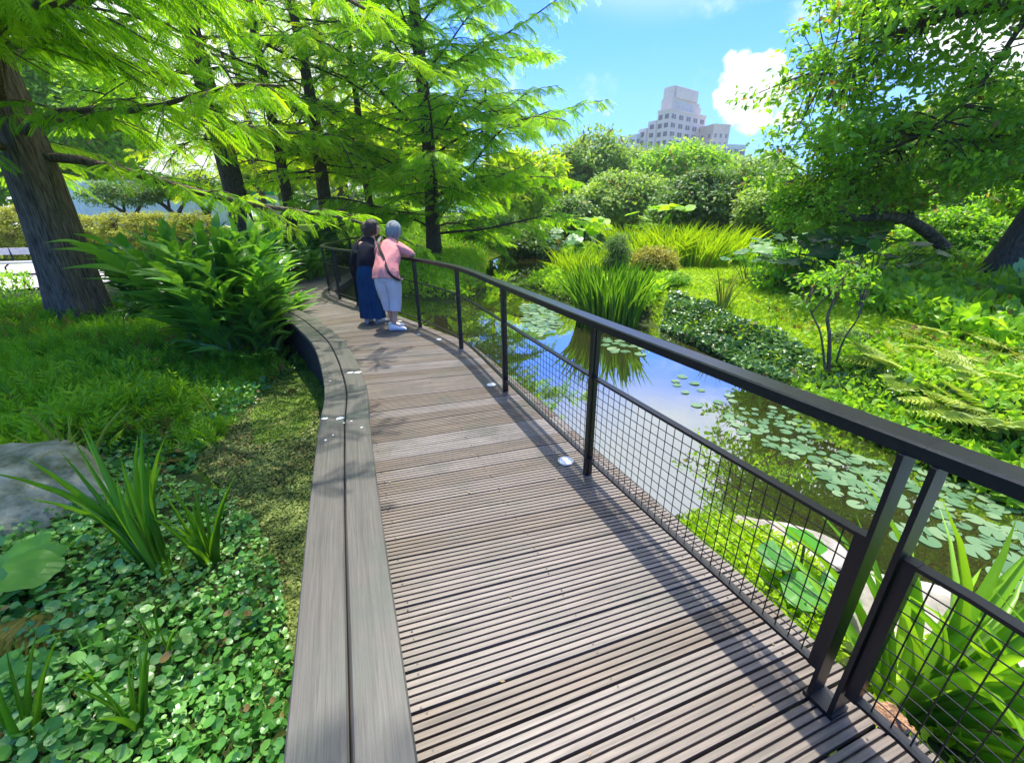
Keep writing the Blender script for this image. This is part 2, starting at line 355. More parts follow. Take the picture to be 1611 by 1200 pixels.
# ---------------------------------------------------------------- boardwalk
def wood_mat(name, base, dark, moss, axis_attr=True):
    m, t, N, L = mat(name); p = N['Principled BSDF']; p.inputs['Roughness'].default_value = .52; p.inputs['Specular IOR Level'].default_value = .45
    uv = N.new('ShaderNodeUVMap'); uv.uv_map = 'grain'
    mp = N.new('ShaderNodeMapping'); mp.inputs['Scale'].default_value = (1.3, 42, 1); L.new(uv.outputs[0], mp.inputs[0])
    n = N.new('ShaderNodeTexNoise'); n.inputs['Scale'].default_value = 1.6; n.inputs['Detail'].default_value = 9; n.inputs['Roughness'].default_value = .68; n.inputs['Distortion'].default_value = .6
    L.new(mp.outputs[0], n.inputs['Vector'])
    a = N.new('ShaderNodeAttribute'); a.attribute_name = 'tint'
    r = N.new('ShaderNodeValToRGB'); e = r.color_ramp.elements; e[0].position = .28; e[0].color = (*dark, 1); e[1].position = .62; e[1].color = (*base, 1)
    L.new(n.outputs['Fac'], r.inputs[0])
    hs = N.new('ShaderNodeHueSaturation'); L.new(r.outputs[0], hs.inputs['Color'])
    mrr = N.new('ShaderNodeMapRange'); mrr.inputs[3].default_value = .74; mrr.inputs[4].default_value = 1.16; L.new(a.outputs['Fac'], mrr.inputs[0]); L.new(mrr.outputs[0], hs.inputs['Value'])
    ms = N.new('ShaderNodeMapRange'); ms.inputs[3].default_value = 1.35; ms.inputs[4].default_value = .7; L.new(a.outputs['Fac'], ms.inputs[0]); L.new(ms.outputs[0], hs.inputs['Saturation'])
    g = N.new('ShaderNodeTexCoord'); n3 = N.new('ShaderNodeTexNoise'); n3.inputs['Scale'].default_value = 2.3; n3.inputs['Detail'].default_value = 8; n3.inputs['Roughness'].default_value = .7; L.new(g.outputs['Object'], n3.inputs['Vector'])
    r3 = N.new('ShaderNodeValToRGB'); e = r3.color_ramp.elements; e[0].position = .50; e[0].color = (0, 0, 0, 1); e[1].position = .68; e[1].color = (.75, .75, .75, 1)
    L.new(n3.outputs['Fac'], r3.inputs[0])
    mx = N.new('ShaderNodeMix'); mx.data_type = 'RGBA'; mx.inputs[7].default_value = (*moss, 1); L.new(r3.outputs[0], mx.inputs[0]); L.new(hs.outputs[0], mx.inputs[6])
    L.new(mx.outputs[2], p.inputs['Base Color'])
    b = N.new('ShaderNodeBump'); b.inputs['Strength'].default_value = .25; b.inputs['Distance'].default_value = .004; L.new(n.outputs['Fac'], b.inputs['Height']); L.new(b.outputs[0], p.inputs['Normal'])
    rr = N.new('ShaderNodeMapRange'); rr.inputs[3].default_value = .62; rr.inputs[4].default_value = .38; L.new(n3.outputs['Fac'], rr.inputs[0]); L.new(rr.outputs[0], p.inputs['Roughness'])
    return m
M['deck'] = wood_mat('decking_timber', (.225, .186, .15), (.072, .06, .05), (.105, .105, .08))
M['bench'] = wood_mat('bench_timber', (.115, .104, .086), (.044, .043, .037), (.06, .075, .058))
M['beam'] = principled('dark_beam', (.03, .026, .022), .8, var=.3)
RAILP = np.array([(1.36, -.5), (1.315, -.1), (1.255, .3), (1.190, .62), (1.134, .79), (1.066, .945), (.489, 2.323), (-.067, 3.739), (-.65, 5.169), (-1.403, 6.303), (-2.45, 7.55), (-3.55, 8.75), (-4.25, 9.85), (-4.55, 11.3), (-4.75, 13.0), (-4.6, 15.0)])
BENCHR = np.array([(.10, -.35), (-.28, .68), (-.69, 1.75), (-1.05, 2.72), (-1.35, 3.55), (-1.98, 4.8), (-2.6, 5.72), (-3.25, 6.55), (-4.2, 7.5), (-5.2, 8.3)])
# matching points on the two deck edges
LE = curve([(-.02, -.5, 0), (-.42, .70, 0), (-.76, 1.6, 0), (-1.25, 2.84, 0), (-1.52, 3.5, 0), (-2.2, 4.95, 0), (-2.75, 5.75, 0), (-3.5, 6.6, 0), (-4.7, 7.6, 0), (-5.9, 9.0, 0), (-6.2, 11.0, 0), (-6.3, 13, 0), (-6.2, 15.5, 0)], 400)
RE = curve([(1.52, .1, 0), (1.17, 1.22, 0), (.84, 2.05, 0), (.34, 3.3, 0), (.06, 3.95, 0), (-.53, 5.30, 0), (-1.2, 6.2, 0), (-2.25, 7.5, 0), (-3.35, 8.7, 0), (-4.1, 9.8, 0), (-4.4, 11.3, 0), (-4.6, 13, 0), (-4.45, 15.4, 0)], 400)
# key correspondences by index of control point
def edge_param(ctrl, cur):
    return [int(np.argmin(np.linalg.norm(cur - np.array(c), axis=1))) for c in ctrl]
lk = edge_param([(-.02, -.5, 0), (-.42, .70, 0), (-.76, 1.6, 0), (-1.25, 2.84, 0), (-2.2, 4.95, 0), (-3.5, 6.6, 0), (-4.7, 7.6, 0), (-6.2, 11, 0), (-6.2, 15.5, 0)], LE)
rk = edge_param([(1.52, .1, 0), (1.17, 1.22, 0), (.84, 2.05, 0), (.34, 3.3, 0), (-.53, 5.3, 0), (-2.25, 7.5, 0), (-3.35, 8.7, 0), (-4.4, 11.3, 0), (-4.45, 15.4, 0)], RE)
U = np.linspace(0, 1, 1200)
kk = np.linspace(0, 1, len(lk))
Lc = np.stack([np.interp(np.interp(U, kk, lk), np.arange(400), LE[:, j]) for j in range(3)], 1)
Rc = np.stack([np.interp(np.interp(U, kk, rk), np.arange(400), RE[:, j]) for j in range(3)], 1)
mid = (Lc + Rc) / 2; sl = np.concatenate([[0], np.cumsum(np.linalg.norm(np.diff(mid, axis=0), axis=1))])
PITCH = .14
nb = int(sl[-1] / PITCH)
rng = np.random.default_rng(3)
dk = MB(); uvs = []
# ridge profile across a board: (fraction, height)
prof = []; nr = 5; gw = .0072 / PITCH; x = .014
rw = (1 - .074 - gw * (nr - 1)) / nr; x = .037
for i in range(nr):
    prof += [(x, -.003 if i == 0 else -.0012), (x + .006, 0), (x + rw - .006, 0), (x + rw, -.003 if i == nr - 1 else -.0012)]
    if i < nr - 1: prof += [(x + rw + .003, -.016), (x + rw + gw - .003, -.016)]
    x += rw + gw
prof = [(prof[0][0], -.03)] + prof + [(prof[-1][0], -.03)]
pf = np.array(prof)
for b in range(nb):
    s0, s1 = b * PITCH, (b + 1) * PITCH
    q = [np.array([np.interp(s, sl, A[:, j]) for j in range(3)]) for s in (s0, s1) for A in (Lc, Rc)]
    L0, R0, L1, R1 = q; dz = rng.normal(0, .0008)
    n = len(pf); VL = L0 + (L1 - L0) * pf[:, :1]; VR = R0 + (R1 - R0) * pf[:, :1]
    VL = VL + [0, 0, 1] * (pf[:, 1:2] + dz); VR = VR + [0, 0, 1] * (pf[:, 1:2] + dz)
    a = np.arange(n - 1); F = np.stack([a, a + n, a + n + 1, a + 1], 1)
    F = np.vstack([F]); t = rng.random()
    dk.add(np.vstack([VL, VR]), F, t); dk.add(VL, [list(range(n))], t)
    w_ = np.linalg.norm(R0 - L0); off = rng.random() * 40
    for f in F:
        for v in f: uvs.append((off + (w_ if v >= n else 0), b * .3 + pf[v % n, 0] * PITCH))
    for v in range(n): uvs.append((off, b * .3 + pf[v, 0] * PITCH))
deck = dk.build('boardwalk', M['deck'])
u = deck.data.uv_layers.new(name='grain'); u.data.foreach_set('uv', np.array(uvs, np.float32).ravel())
tag(deck, kind='structure')
bm_ = MB()
for E_, off in ((Lc, .12), (Rc, -.10), (mid, 0), (mid, .5), (mid, -.5)):
    tt = norm(np.gradient(E_, axis=0)); nn = np.stack([-tt[:, 1], tt[:, 0], 0 * tt[:, 0]], 1)
    P = (E_ - nn * off)[::12]
    for i in range(len(P) - 1):
        c = (P[i] + P[i + 1]) / 2; d = P[i + 1] - P[i]
        bm_.box((c[0], c[1], -.115), (np.linalg.norm(d) + .01, .07, .16), math.atan2(d[1], d[0]))
for i in range(30, len(mid), 90):
    for f in (.15, .85):
        c = Lc[i] * (1 - f) + Rc[i] * f; bm_.tube([(c[0], c[1], -1.0), (c[0], c[1], -.19)], .07, 10)
bo = bm_.build('boardwalk_frame', M['beam']); bo.parent = deck; 

sc_m = MB(); lit = MB(); r9 = np.random.default_rng(9)
for b in range(nb):
    for f in (.10, .5, .9):
        for g_ in (.12, .88):
            s_ = (b + g_) * PITCH; a0 = np.array([np.interp(s_, sl, Lc[:, j]) for j in range(3)]); a1 = np.array([np.interp(s_, sl, Rc[:, j]) for j in range(3)])
            p = a0 * (1 - f) + a1 * f + r9.normal(0, .004, 3) * [1, 1, 0]; an = np.linspace(0, 2 * np.pi, 8, endpoint=False)
            sc_m.add(np.stack([p[0] + .0042 * np.cos(an), p[1] + .0042 * np.sin(an), 0 * an + .0012], 1), [list(range(8))])
so2 = sc_m.build('screw_heads', principled('dull_screw', (.06, .055, .05), .5, .5)); so2.parent = deck; so2['kind'] = 'stuff'
n_ = 170; ff = r9.random(n_) ** .8; si = r9.random(n_) * sl[-1] * .75; pL = np.stack([np.interp(si, sl, Lc[:, j]) for j in range(3)], 1); pR = np.stack([np.interp(si, sl, Rc[:, j]) for j in range(3)], 1)
pl = pL * (1 - ff[:, None]) + pR * ff[:, None]; pl[:, 2] = .004; TVq = np.array([(0, 0, 0), (.5, .22, .10), (1, 0, .0), (.5, -.22, .06)])
lit.scatter(TVq, [[0, 3, 2, 1]], pl, norm(r9.normal(0, 1, (n_, 3)) * [1, 1, .05]), np.tile([0, 0, 1.0], (n_, 1)) + r9.normal(0, .1, (n_, 3)), r9.uniform(.006, .028, n_), r9.random(n_))
tag(lit.build('leaf_litter', principled('dry_litter', (.30, .22, .11), .8, var=.4, scale=3)), 'scattered dry leaf scraps lying on the boardwalk boards', 'leaf litter', kind='stuff')
# bench along the left edge: two planks on a low plinth
BZ = .20
bench = thing('bench', (BENCHR[2][0], BENCHR[2][1], 0), 'long low curved timber bench edge of two weathered planks along the left of the boardwalk', 'bench')
def ribbon(path, o0, o1, z0, z1, name, m, parent, uvscale=True, bev=.006):
    T = norm(np.gradient(path, axis=0)); Nn = np.stack([-T[:, 1], T[:, 0]], 1)
    k = len(path); S = np.concatenate([[0], np.cumsum(np.linalg.norm(np.diff(path, axis=0), axis=1))])
    cs = [(o0, z0), (o1, z0), (o1, z1 - bev), (o1 - bev, z1), (o0 + bev, z1), (o0, z1 - bev)]
    V = np.array([[(p[0] + n_[0] * o, p[1] + n_[1] * o, z) for (o, z) in cs] for p, n_ in zip(path, Nn)]).reshape(-1, 3)
    m6 = len(cs); F = []
    for i in range(k - 1):
        for j in range(m6): F.append([i * m6 + j, i * m6 + (j + 1) % m6, (i + 1) * m6 + (j + 1) % m6, (i + 1) * m6 + j])
    b = MB(); b.add(V - np.array(parent.location), F, .5); b.add(V[:m6] - np.array(parent.location), [list(range(m6))])
    o = b.build(name, m, parent)
    u = o.data.uv_layers.new(name='grain'); W = np.cumsum([0] + [math.dist(cs[j], cs[(j + 1) % m6]) for j in range(m6)])
    uv = []
    for i in range(k - 1):
        for j in range(m6): uv += [(S[i], W[j]), (S[i], W[j + 1]), (S[i + 1], W[j + 1]), (S[i + 1], W[j])]
    uv += [(0, 0)] * m6; u.data.foreach_set('uv', np.array(uv, np.float32).ravel())
    return o
bp = curve(BENCHR, 90)
ribbon(bp, 0, .168, BZ - .05, BZ, 'plank', M['bench'], bench)
ribbon(bp, .178, .35, BZ - .05, BZ - .002, 'plank', M['bench'], bench)
ribbon(bp, .05, .30, -.42, BZ - .053, 'support', M['beam'], bench)
M['white'] = principled('white_spot', (.75, .76, .76), .6, var=.15, scale=30)
def spot(p, rx, ry, rz, name='stain', seed=0):
    r = np.random.default_rng(seed); n = 14; a = np.linspace(0, 2 * np.pi, n, endpoint=False); q = 1 + r.normal(0, .10, n)
    V = [(math.cos(rz) * math.cos(t) * rx * k - math.sin(rz) * math.sin(t) * ry * k, math.sin(rz) * math.cos(t) * rx * k + math.cos(rz) * math.sin(t) * ry * k, 0) for t, k in zip(a, q)]
    b = MB(); b.add(np.array(V) + p - np.array(bench.location), [list(range(n))]); return b.build(name, M['white'], bench)
for i, (px, py, rx, ry) in enumerate([(551, 586, .03, .02), (563, 585.5, .032, .024), (511, 658, .024, .018), (535, 657.5, .03, .02), (519, 599, .009, .006), (553, 662, .008, .006), (569, 672, .009, .006), (512, 692, .006, .012), (524, 684, .005, .009), (541, 665, .008, .005)]):
    spot(G(px, py, BZ + .002), rx, ry, .3, seed=i)
# in-ground deck lights beside the rail
M['lens'] = principled('white_glass_lens', (.85, .85, .84), .45, spec=.3, var=.1, scale=60)
M['steel'] = principled('brushed_steel_ring', (.5, .5, .5), .35, .7)
for i, (px, py, r_) in enumerate([(890, 725, .056), (773, 605, .05), (690.5, 534, .042), (659, 526, .03), (629, 505, .042)]):
    p = G(px, py, .004)
    t = thing('deck_light', p, ['round white recessed light in the deck by the nearest single post', 'round white recessed light in the deck by the second post', 'white recessed light in the deck by the third post', 'small white recessed light in the deck between the third post and the women', 'white recessed light in the deck just right of the white shoes'][i], 'deck light', 'recessed lights along the deck edge')
    a = np.linspace(0, 2 * np.pi, 24, endpoint=False); c, s_ = np.cos(a), np.sin(a)
    b = MB(); V = np.concatenate([np.stack([c * r_ * k, s_ * r_ * k, 0 * c + z], 1) for k, z in ((1, 0), (.97, .004), (.86, .004), (.82, .001))]); F = []
    for q in range(3):
        for j in range(24): F.append([q * 24 + j, q * 24 + (j + 1) % 24, (q + 1) * 24 + (j + 1) % 24, (q + 1) * 24 + j])
    b.add(V, F); b.build('ring', M['steel'], t)
    b = MB(); V = np.concatenate([np.stack([c * r_ * .83, s_ * r_ * .83, 0 * c + .0015], 1), [[0, 0, .004]]]); b.add(V, [[j, (j + 1) % 24, 24] for j in range(24)]); b.build('lens', M['lens'], t, True)

# ---------------------------------------------------------------- railing
rail = thing('railing', (1.066, .933, 0), 'black steel railing with wire mesh panels and flat dark handrail curving along the boardwalk', 'railing')
ro = np.array(rail.location)
RC = curve(np.hstack([RAILP, np.zeros((len(RAILP), 1))]), 500)
def rail_at(p):
    i = int(np.argmin(np.linalg.norm(RC[:, :2] - np.array(p)[:2], axis=1))); t = RC[min(i + 3, 499)] - RC[max(i - 3, 0)]; t /= np.linalg.norm(t); return RC[i], t, i
HZ = 1.035; MZ0, MZ1 = .125, .69
def sweep(path, hw_, z0, z1, name, m, bev=.006, outboard=0.0):
    T = norm(np.gradient(path, axis=0)); Nn = np.stack([T[:, 1], -T[:, 0]], 1); k = len(path)
    cs = [(-hw_, z0), (hw_, z0), (hw_, z1 - bev), (hw_ - bev, z1), (-hw_ + bev, z1), (-hw_, z1 - bev)]
    V = np.array([[(p[0] + n_[0] * (o + outboard), p[1] + n_[1] * (o + outboard), z) for (o, z) in cs] for p, n_ in zip(path, Nn)]).reshape(-1, 3) - ro
    F = [[i * 6 + j, i * 6 + (j + 1) % 6, (i + 1) * 6 + (j + 1) % 6, (i + 1) * 6 + j] for i in range(k - 1) for j in range(6)]
    b = MB(); b.add(V, F); b.add(V[:6], [[5, 4, 3, 2, 1, 0]]); b.add(V[-6:], [[0, 1, 2, 3, 4, 5]]); return b.build(name, m, rail)
jp, jt, ji = rail_at((1.081, .914))
OB = .02
sweep(RC, .045, HZ - .042, HZ, 'handrail', M['metalrail'], outboard=OB)
sweep(np.array([jp - jt * .0016, jp + jt * .0016]), .0457, HZ - .0427, HZ + .0007, 'rail_joint', M['metal'], outboard=OB)
b = MB(); 
posts = [(1.066, .940), (1.096, .888), (.489, 2.323), (-.067, 3.739), (-.65, 5.169), (-1.403, 6.303), (-2.45, 7.55), (-3.60, 8.83), (-4.3, 9.95), (-4.55, 11.3), (-4.75, 13.0), (-4.62, 14.8)]
idx = []
for k, p in enumerate(posts):
    c, t, i = rail_at(p); idx.append(i); ang = math.atan2(t[1], t[0])
    b = MB()
    if k < 2:                               # the pair at the joint: thin plates standing across the rail
        b.box((c[0] - ro[0], c[1] - ro[1], (HZ - .04) / 2), (.014, .075, HZ - .044), ang)
    else:
        b.box((c[0] - ro[0], c[1] - ro[1], (HZ - .04) / 2), (.03, .05, HZ - .044), ang)
        b.box((c[0] - ro[0] + t[1] * -.0, c[1] - ro[1], (HZ - .04) / 2), (.042, .012, HZ - .046), ang)
    b.build('post', M['metal'], rail)
for k in range(2):
    c, t, i = rail_at(posts[k]); sg = -1 if k == 0 else 1
    for z in (MZ0 + .05, MZ1 - .05, .5):
        b = MB(); q = c + t * (.0075 if k == 0 else .0075) - ro; nrm = t * 1.0
        b.tube([q + [0, 0, z] + nrm * 0, q + [0, 0, z] + nrm * .004, q + [0, 0, z] + nrm * .0045], [.008, .008, .001], 10); b.build('bolt', M['postedge'], rail)
c0, t0, _ = rail_at(posts[0]); c1, t1, _ = rail_at(posts[1]); cm = (c0 + c1) / 2; dd = c1 - c0
b = MB(); b.box((cm[0] - ro[0], cm[1] - ro[1], .012), (np.linalg.norm(dd) + .03, .085, .018), math.atan2(dd[1], dd[0])); b.build('base_plate', M['metal'], rail)
def panel(ia, ib, ga, gb, bars):
    seg = RC[ia:ib + 1] if ib > ia else RC[ib:ia + 1][::-1]
    S = np.concatenate([[0], np.cumsum(np.linalg.norm(np.diff(seg, axis=0), axis=1))])
    f = lambda s: np.array([np.interp(s, S, seg[:, j]) for j in range(3)])
    s0, s1 = ga, S[-1] - gb; n = max(3, int((s1 - s0) / .1)); ss = np.linspace(s0, s1, n); P = np.array([f(s) for s in ss])
    pn = bpy.data.objects.new('mesh_panel', None); C.objects.link(pn); pn.parent = rail
    for z in (MZ0, MZ1):
        fr = MB(); tt = norm(np.gradient(P, axis=0)); nn = np.stack([tt[:, 1], -tt[:, 0], 0 * tt[:, 0]], 1)
        cs = [(-.017, z - .0065), (.017, z - .0065), (.017, z + .0065), (-.017, z + .0065)]
        V = np.array([p + q * o + [0, 0, h_] - ro for p, q in zip(P, nn) for o, h_ in cs])
        fr.add(V, [[i * 4 + j, i * 4 + (j + 1) % 4, i * 4 + 4 + (j + 1) % 4, i * 4 + 4 + j] for i in range(n - 1) for j in range(4)])
        fr.build('frame_rail', M['metal'], pn)
    for e, on in ((0, bars[0]), (-1, bars[1])):
        if on:
            d = P[1] - P[0] if e == 0 else P[-1] - P[-2]; a = math.atan2(d[1], d[0]); c = P[e] - ro
            fr = MB(); fr.box((c[0], c[1], (MZ0 + MZ1) / 2), (.032, .036, MZ1 - MZ0 + .018), a); fr.build('end_bar', M['metal'], pn)
    wm = MB(); W = .0015
    nv = int((s1 - s0) / .05)
    for k in range(1, nv):
        c = f(s0 + (s1 - s0) * k / nv) - ro; wm.box((c[0], c[1], (MZ0 + MZ1) / 2), (2 * W, 2 * W, MZ1 - MZ0 - .013))
    for z in np.arange(MZ0 + .05, MZ1 - .02, .05):
        for i in range(n - 1):
            c = (P[i] + P[i + 1]) / 2 - ro; d = P[i + 1] - P[i]; wm.box((c[0] + .004, c[1], z), (np.linalg.norm(d), 2 * W, 2 * W), math.atan2(d[1], d[0]))
    wm.build('wire_mesh', M['metal'], pn)
order = sorted(range(len(posts)), key=lambda k: idx[k])
oi = [idx[k] for k in order]
panel(int(np.argmin(np.linalg.norm(RC[:, :2] - np.array((1.30, 0)), axis=1))), oi[0], .02, .026, (0, 1))
for k in range(1, len(oi) - 1):
    panel(oi[k], oi[k + 1],   .026 if k == 1 else .012, .012, (1 if k == 1 else 0, 0))
# end support for the near end of the railing beyond the frame edge
c, t, i = rail_at((1.30, 0.0)); b = MB(); b.box((c[0] - ro[0], c[1] - ro[1], (HZ - .04) / 2), (.03, .05, HZ - .044), math.atan2(t[1], t[0])); b.build('post', M['metal'], rail)


# ================================================================ vegetation templates
def T_leaf(fold=.12, tip=0.0):              # lance leaf, two halves folded on the midrib
    return np.array([(0, 0, 0), (.3, .42, fold), (.7, .40, fold * .8 + tip * .5), (1, 0, tip), (.7, -.40, fold * .8 + tip * .5), (.3, -.42, fold), (.5, 0, 0)]), [[0, 6, 2, 1], [6, 3, 2, 2], [0, 5, 4, 6], [6, 4, 3, 3]]
def T_leaf4(fold=.15):
    return np.array([(0, 0, 0), (.45, .5, fold), (1, 0, -.08), (.45, -.5, fold)]), [[0, 2, 1], [0, 3, 2]]
def T_quad():                               # one small leaf as a bent kite
    return np.array([(0, 0, 0), (.5, .5, .05), (1, 0, -.06), (.5, -.5, .05)]), [[0, 3, 2, 1]]
def T_round(n=8, dip=.12, notch=False):
    a = np.linspace(0, 2 * np.pi, n, endpoint=False); V = np.concatenate([np.stack([np.cos(a), np.sin(a), .02 * np.cos(3 * a)], 1), [[0, 0, -dip]]])
    return V, [[i, (i + 1) % n, n] for i in range(n)]
def T_blade(n=4, bend=.35, wid=1.0):        # a strap: x length, bending down
    V, F = [], []
    for i in range(n + 1):
        t = i / n; wv_ = wid * .5 * (1 - t ** 2.2) * (.55 + .45 * min(1, t * 4)); V += [(t - .10 * bend * t * t, wv_, -bend * t ** 2.2), (t - .10 * bend * t * t, -wv_, -bend * t ** 2.2)]
    for i in range(n): F.append([2 * i, 2 * i + 1, 2 * i + 3, 2 * i + 2])
    return np.array(V), F
def T_spray(k=9, ang=52, blen=.30, bw=.055, droop=.10, stem=.02):   # feather: slim branchlets on both sides of a twig
    V, F = [], []
    for i in range(k):
        x = .04 + .92 * i / k; l = blen * (.55 + .9 * math.sin(math.pi * (.18 + .72 * i / k)) * .6)
        for s in (1, -1):
            a = math.radians(ang - 22 * i / k); c, n_ = math.cos(a), math.sin(a) * s; z0 = -droop * x * x; b = len(V)
            mx, my = x + c * l * .5, n_ * l * .5
            V += [(x, 0, z0), (mx - n_ * bw * .5, my + c * bw * .5 * s * s, z0 - .012), (x + c * l, n_ * l, z0 - .3 * l * l - .05), (mx + n_ * bw * .5, my - c * bw * .5, z0 - .012)]
            F.append([b, b + 1, b + 2, b + 3])
    b = len(V); V += [(0, stem / 2, 0), (0, -stem / 2, 0), (1.08, 0, -droop * 1.15), (.5, 0, -droop * .25 + .004)]; F.append([b, b + 1, b + 2, b + 3])
    return np.array(V, float), F
SP9, SP6, SP4 = T_spray(11, bw=.050, blen=.27, droop=.18), T_spray(7, bw=.080, blen=.30, droop=.16), T_spray(5, blen=.38, bw=.12)
Z3 = np.array([0, 0, 1.0])
def rnd_unit(rng, n): return norm(rng.normal(0, 1, (n, 3)))

def conifer(H, r0, R0, nbr, z0, seed, tmpl, leaf_m, bark_m, name, spray=.42, twigs=15, sp_per=6, ztop_fac=1.0, up=14, droop=.22, sides=12, explicit=(), twl=.20, flare=1.5):
    """bald cypress: straight trunk, long side limbs, feathery sprays hanging off the twigs"""
    rng = np.random.default_rng(seed); wood = MB(); P0, D0, N0, S0, A0 = [], [], [], [], []
    zz = np.linspace(0, H, 26); rr = r0 * (1 - zz / H) ** .8 + .012; rr = rr * (1 + (flare - 1) * np.exp(-zz / (r0 * 1.6)))
    wob = np.stack([.05 * np.sin(zz * .8 + seed), .05 * np.cos(zz * .6 + seed), zz], 1); wob[:, 2] -= .3
    n = sides; ang = np.linspace(0, 2 * np.pi, n, endpoint=False)
    fl = 1 + .10 * np.cos(ang * 5 + seed)[None] * np.exp(-zz / (r0 * 3))[:, None] + .05 * np.cos(ang * 3 + seed * 2)[None] + rng.normal(0, .012 if n < 30 else .006, (26, n)) + (.05 * np.abs(np.sin(ang[None] * 9 + .25 * np.sin(zz * 2)[:, None] + .1 * zz[:, None])) + .02 * np.sin(ang[None] * 31 + .3 * zz[:, None]) if n > 30 else 0)
    V = wob[:, None, :] + (rr[:, None] * fl)[:, :, None] * np.stack([np.cos(ang), np.sin(ang), 0 * ang], 1)[None]
    i = np.arange(25)[:, None] * n; j = np.arange(n)[None]; j2 = (j + 1) % n
    wood.add(V.reshape(-1, 3), np.stack([i + j, i + j2, i + n + j2, i + n + j], -1).reshape(-1, 4))
    specs = [(z0 + (H - z0) * ((k + rng.random()) / nbr) ** 1.15, rng.random() * 360 if not k % 1 else 0, None) for k in range(nbr)]
    specs = [(z, (k * 137.5 + rng.normal(0, 15)) % 360, None) for k, (z, _, _) in enumerate(specs)] + [(z, a, L) for z, a, L in explicit]
    for z, az, Lx in specs:
        L = Lx or R0 * (1 - ((z - z0) / (H - z0)) ** 1.3 * .88) * rng.uniform(.65, 1.08)
        a = math.radians(az); d = np.array([math.cos(a), math.sin(a), 0]); e0 = math.tan(math.radians(up + rng.normal(0, 11) if Lx is None else up + 2 + rng.normal(0, 3)))
        k = 9; t = np.linspace(0, 1, k); side = np.array([-d[1], d[0], 0]); sw = rng.normal(0, .07) * L
        B = np.array([0, 0, z - .3]) + d * (L * t)[:, None] + side * (sw * np.sin(t * 3 + rng.random() * 3) * t)[:, None]
        B[:, 2] += L * (e0 * t - droop * 1.6 * t ** 2.1) + .03 * L * np.sin(t * 7 + az)
        rb = max(.018, r0 * .20 * (L / R0)) * (1 - t * .85)
        wood.tube(B, rb, 6)
        nt = int(twigs * (.45 + .55 * L / R0))
        for q in range(nt):
            tt = .16 + .84 * (q + rng.random()) / nt; p = np.array([np.interp(tt, t, B[:, c]) for c in range(3)])
            sgn = 1 if q % 2 else -1; tl = max(.25, twl * L * (1.05 - tt) + .25) * rng.uniform(.7, 1.2)
            ta = math.radians(rng.uniform(38, 70)) * sgn; dd = d * math.cos(ta) + side * math.sin(ta)
            m = 5; u = np.linspace(0, 1, m); TW = p + dd * (tl * u)[:, None]; TW[:, 2] += tl * (rng.uniform(-.18, .42) * u - rng.uniform(.15, .5) * u ** 2)
            wood.tube(TW, .012 * (1 - u * .7) * (1 + .5 * L / R0), 4)
            ns = max(2, int(sp_per * (tl / .8) ** .6)); us = (np.arange(ns) + rng.random(ns)) / ns; us[-1] = 1
            pp_ = np.stack([np.interp(us, u, TW[:, c]) for c in range(3)], 1)
            sg = np.where(np.arange(ns) % 2, 1, -1) * rng.uniform(.3, 1.3, ns); sg[-1] = 0
            tdir = norm(TW[-1] - TW[0]); sdv = np.array([-dd[1], dd[0], 0])
            D = tdir + sdv * sg[:, None] + np.array([0, 0, -1]) * rng.uniform(-.1, .95, ns)[:, None]
            P0.append(pp_); D0.append(D); N0.append(np.tile(Z3, (ns, 1)) + rng.normal(0, .35, (ns, 3))); S0.append(spray * rng.uniform(.6, 1.2, ns)); A0.append(np.clip(rng.normal(.5, .22) + rng.normal(0, .12, ns), .04, 1))
    cr = MB(); cr.scatter(*tmpl, np.concatenate(P0), np.concatenate(D0), np.concatenate(N0), np.concatenate(S0), np.concatenate(A0))
    root = bpy.data.objects.new(name, None); C.objects.link(root)
    wood.build('trunk', bark_m, root, True); cr.build('crown', leaf_m, root)
    return root

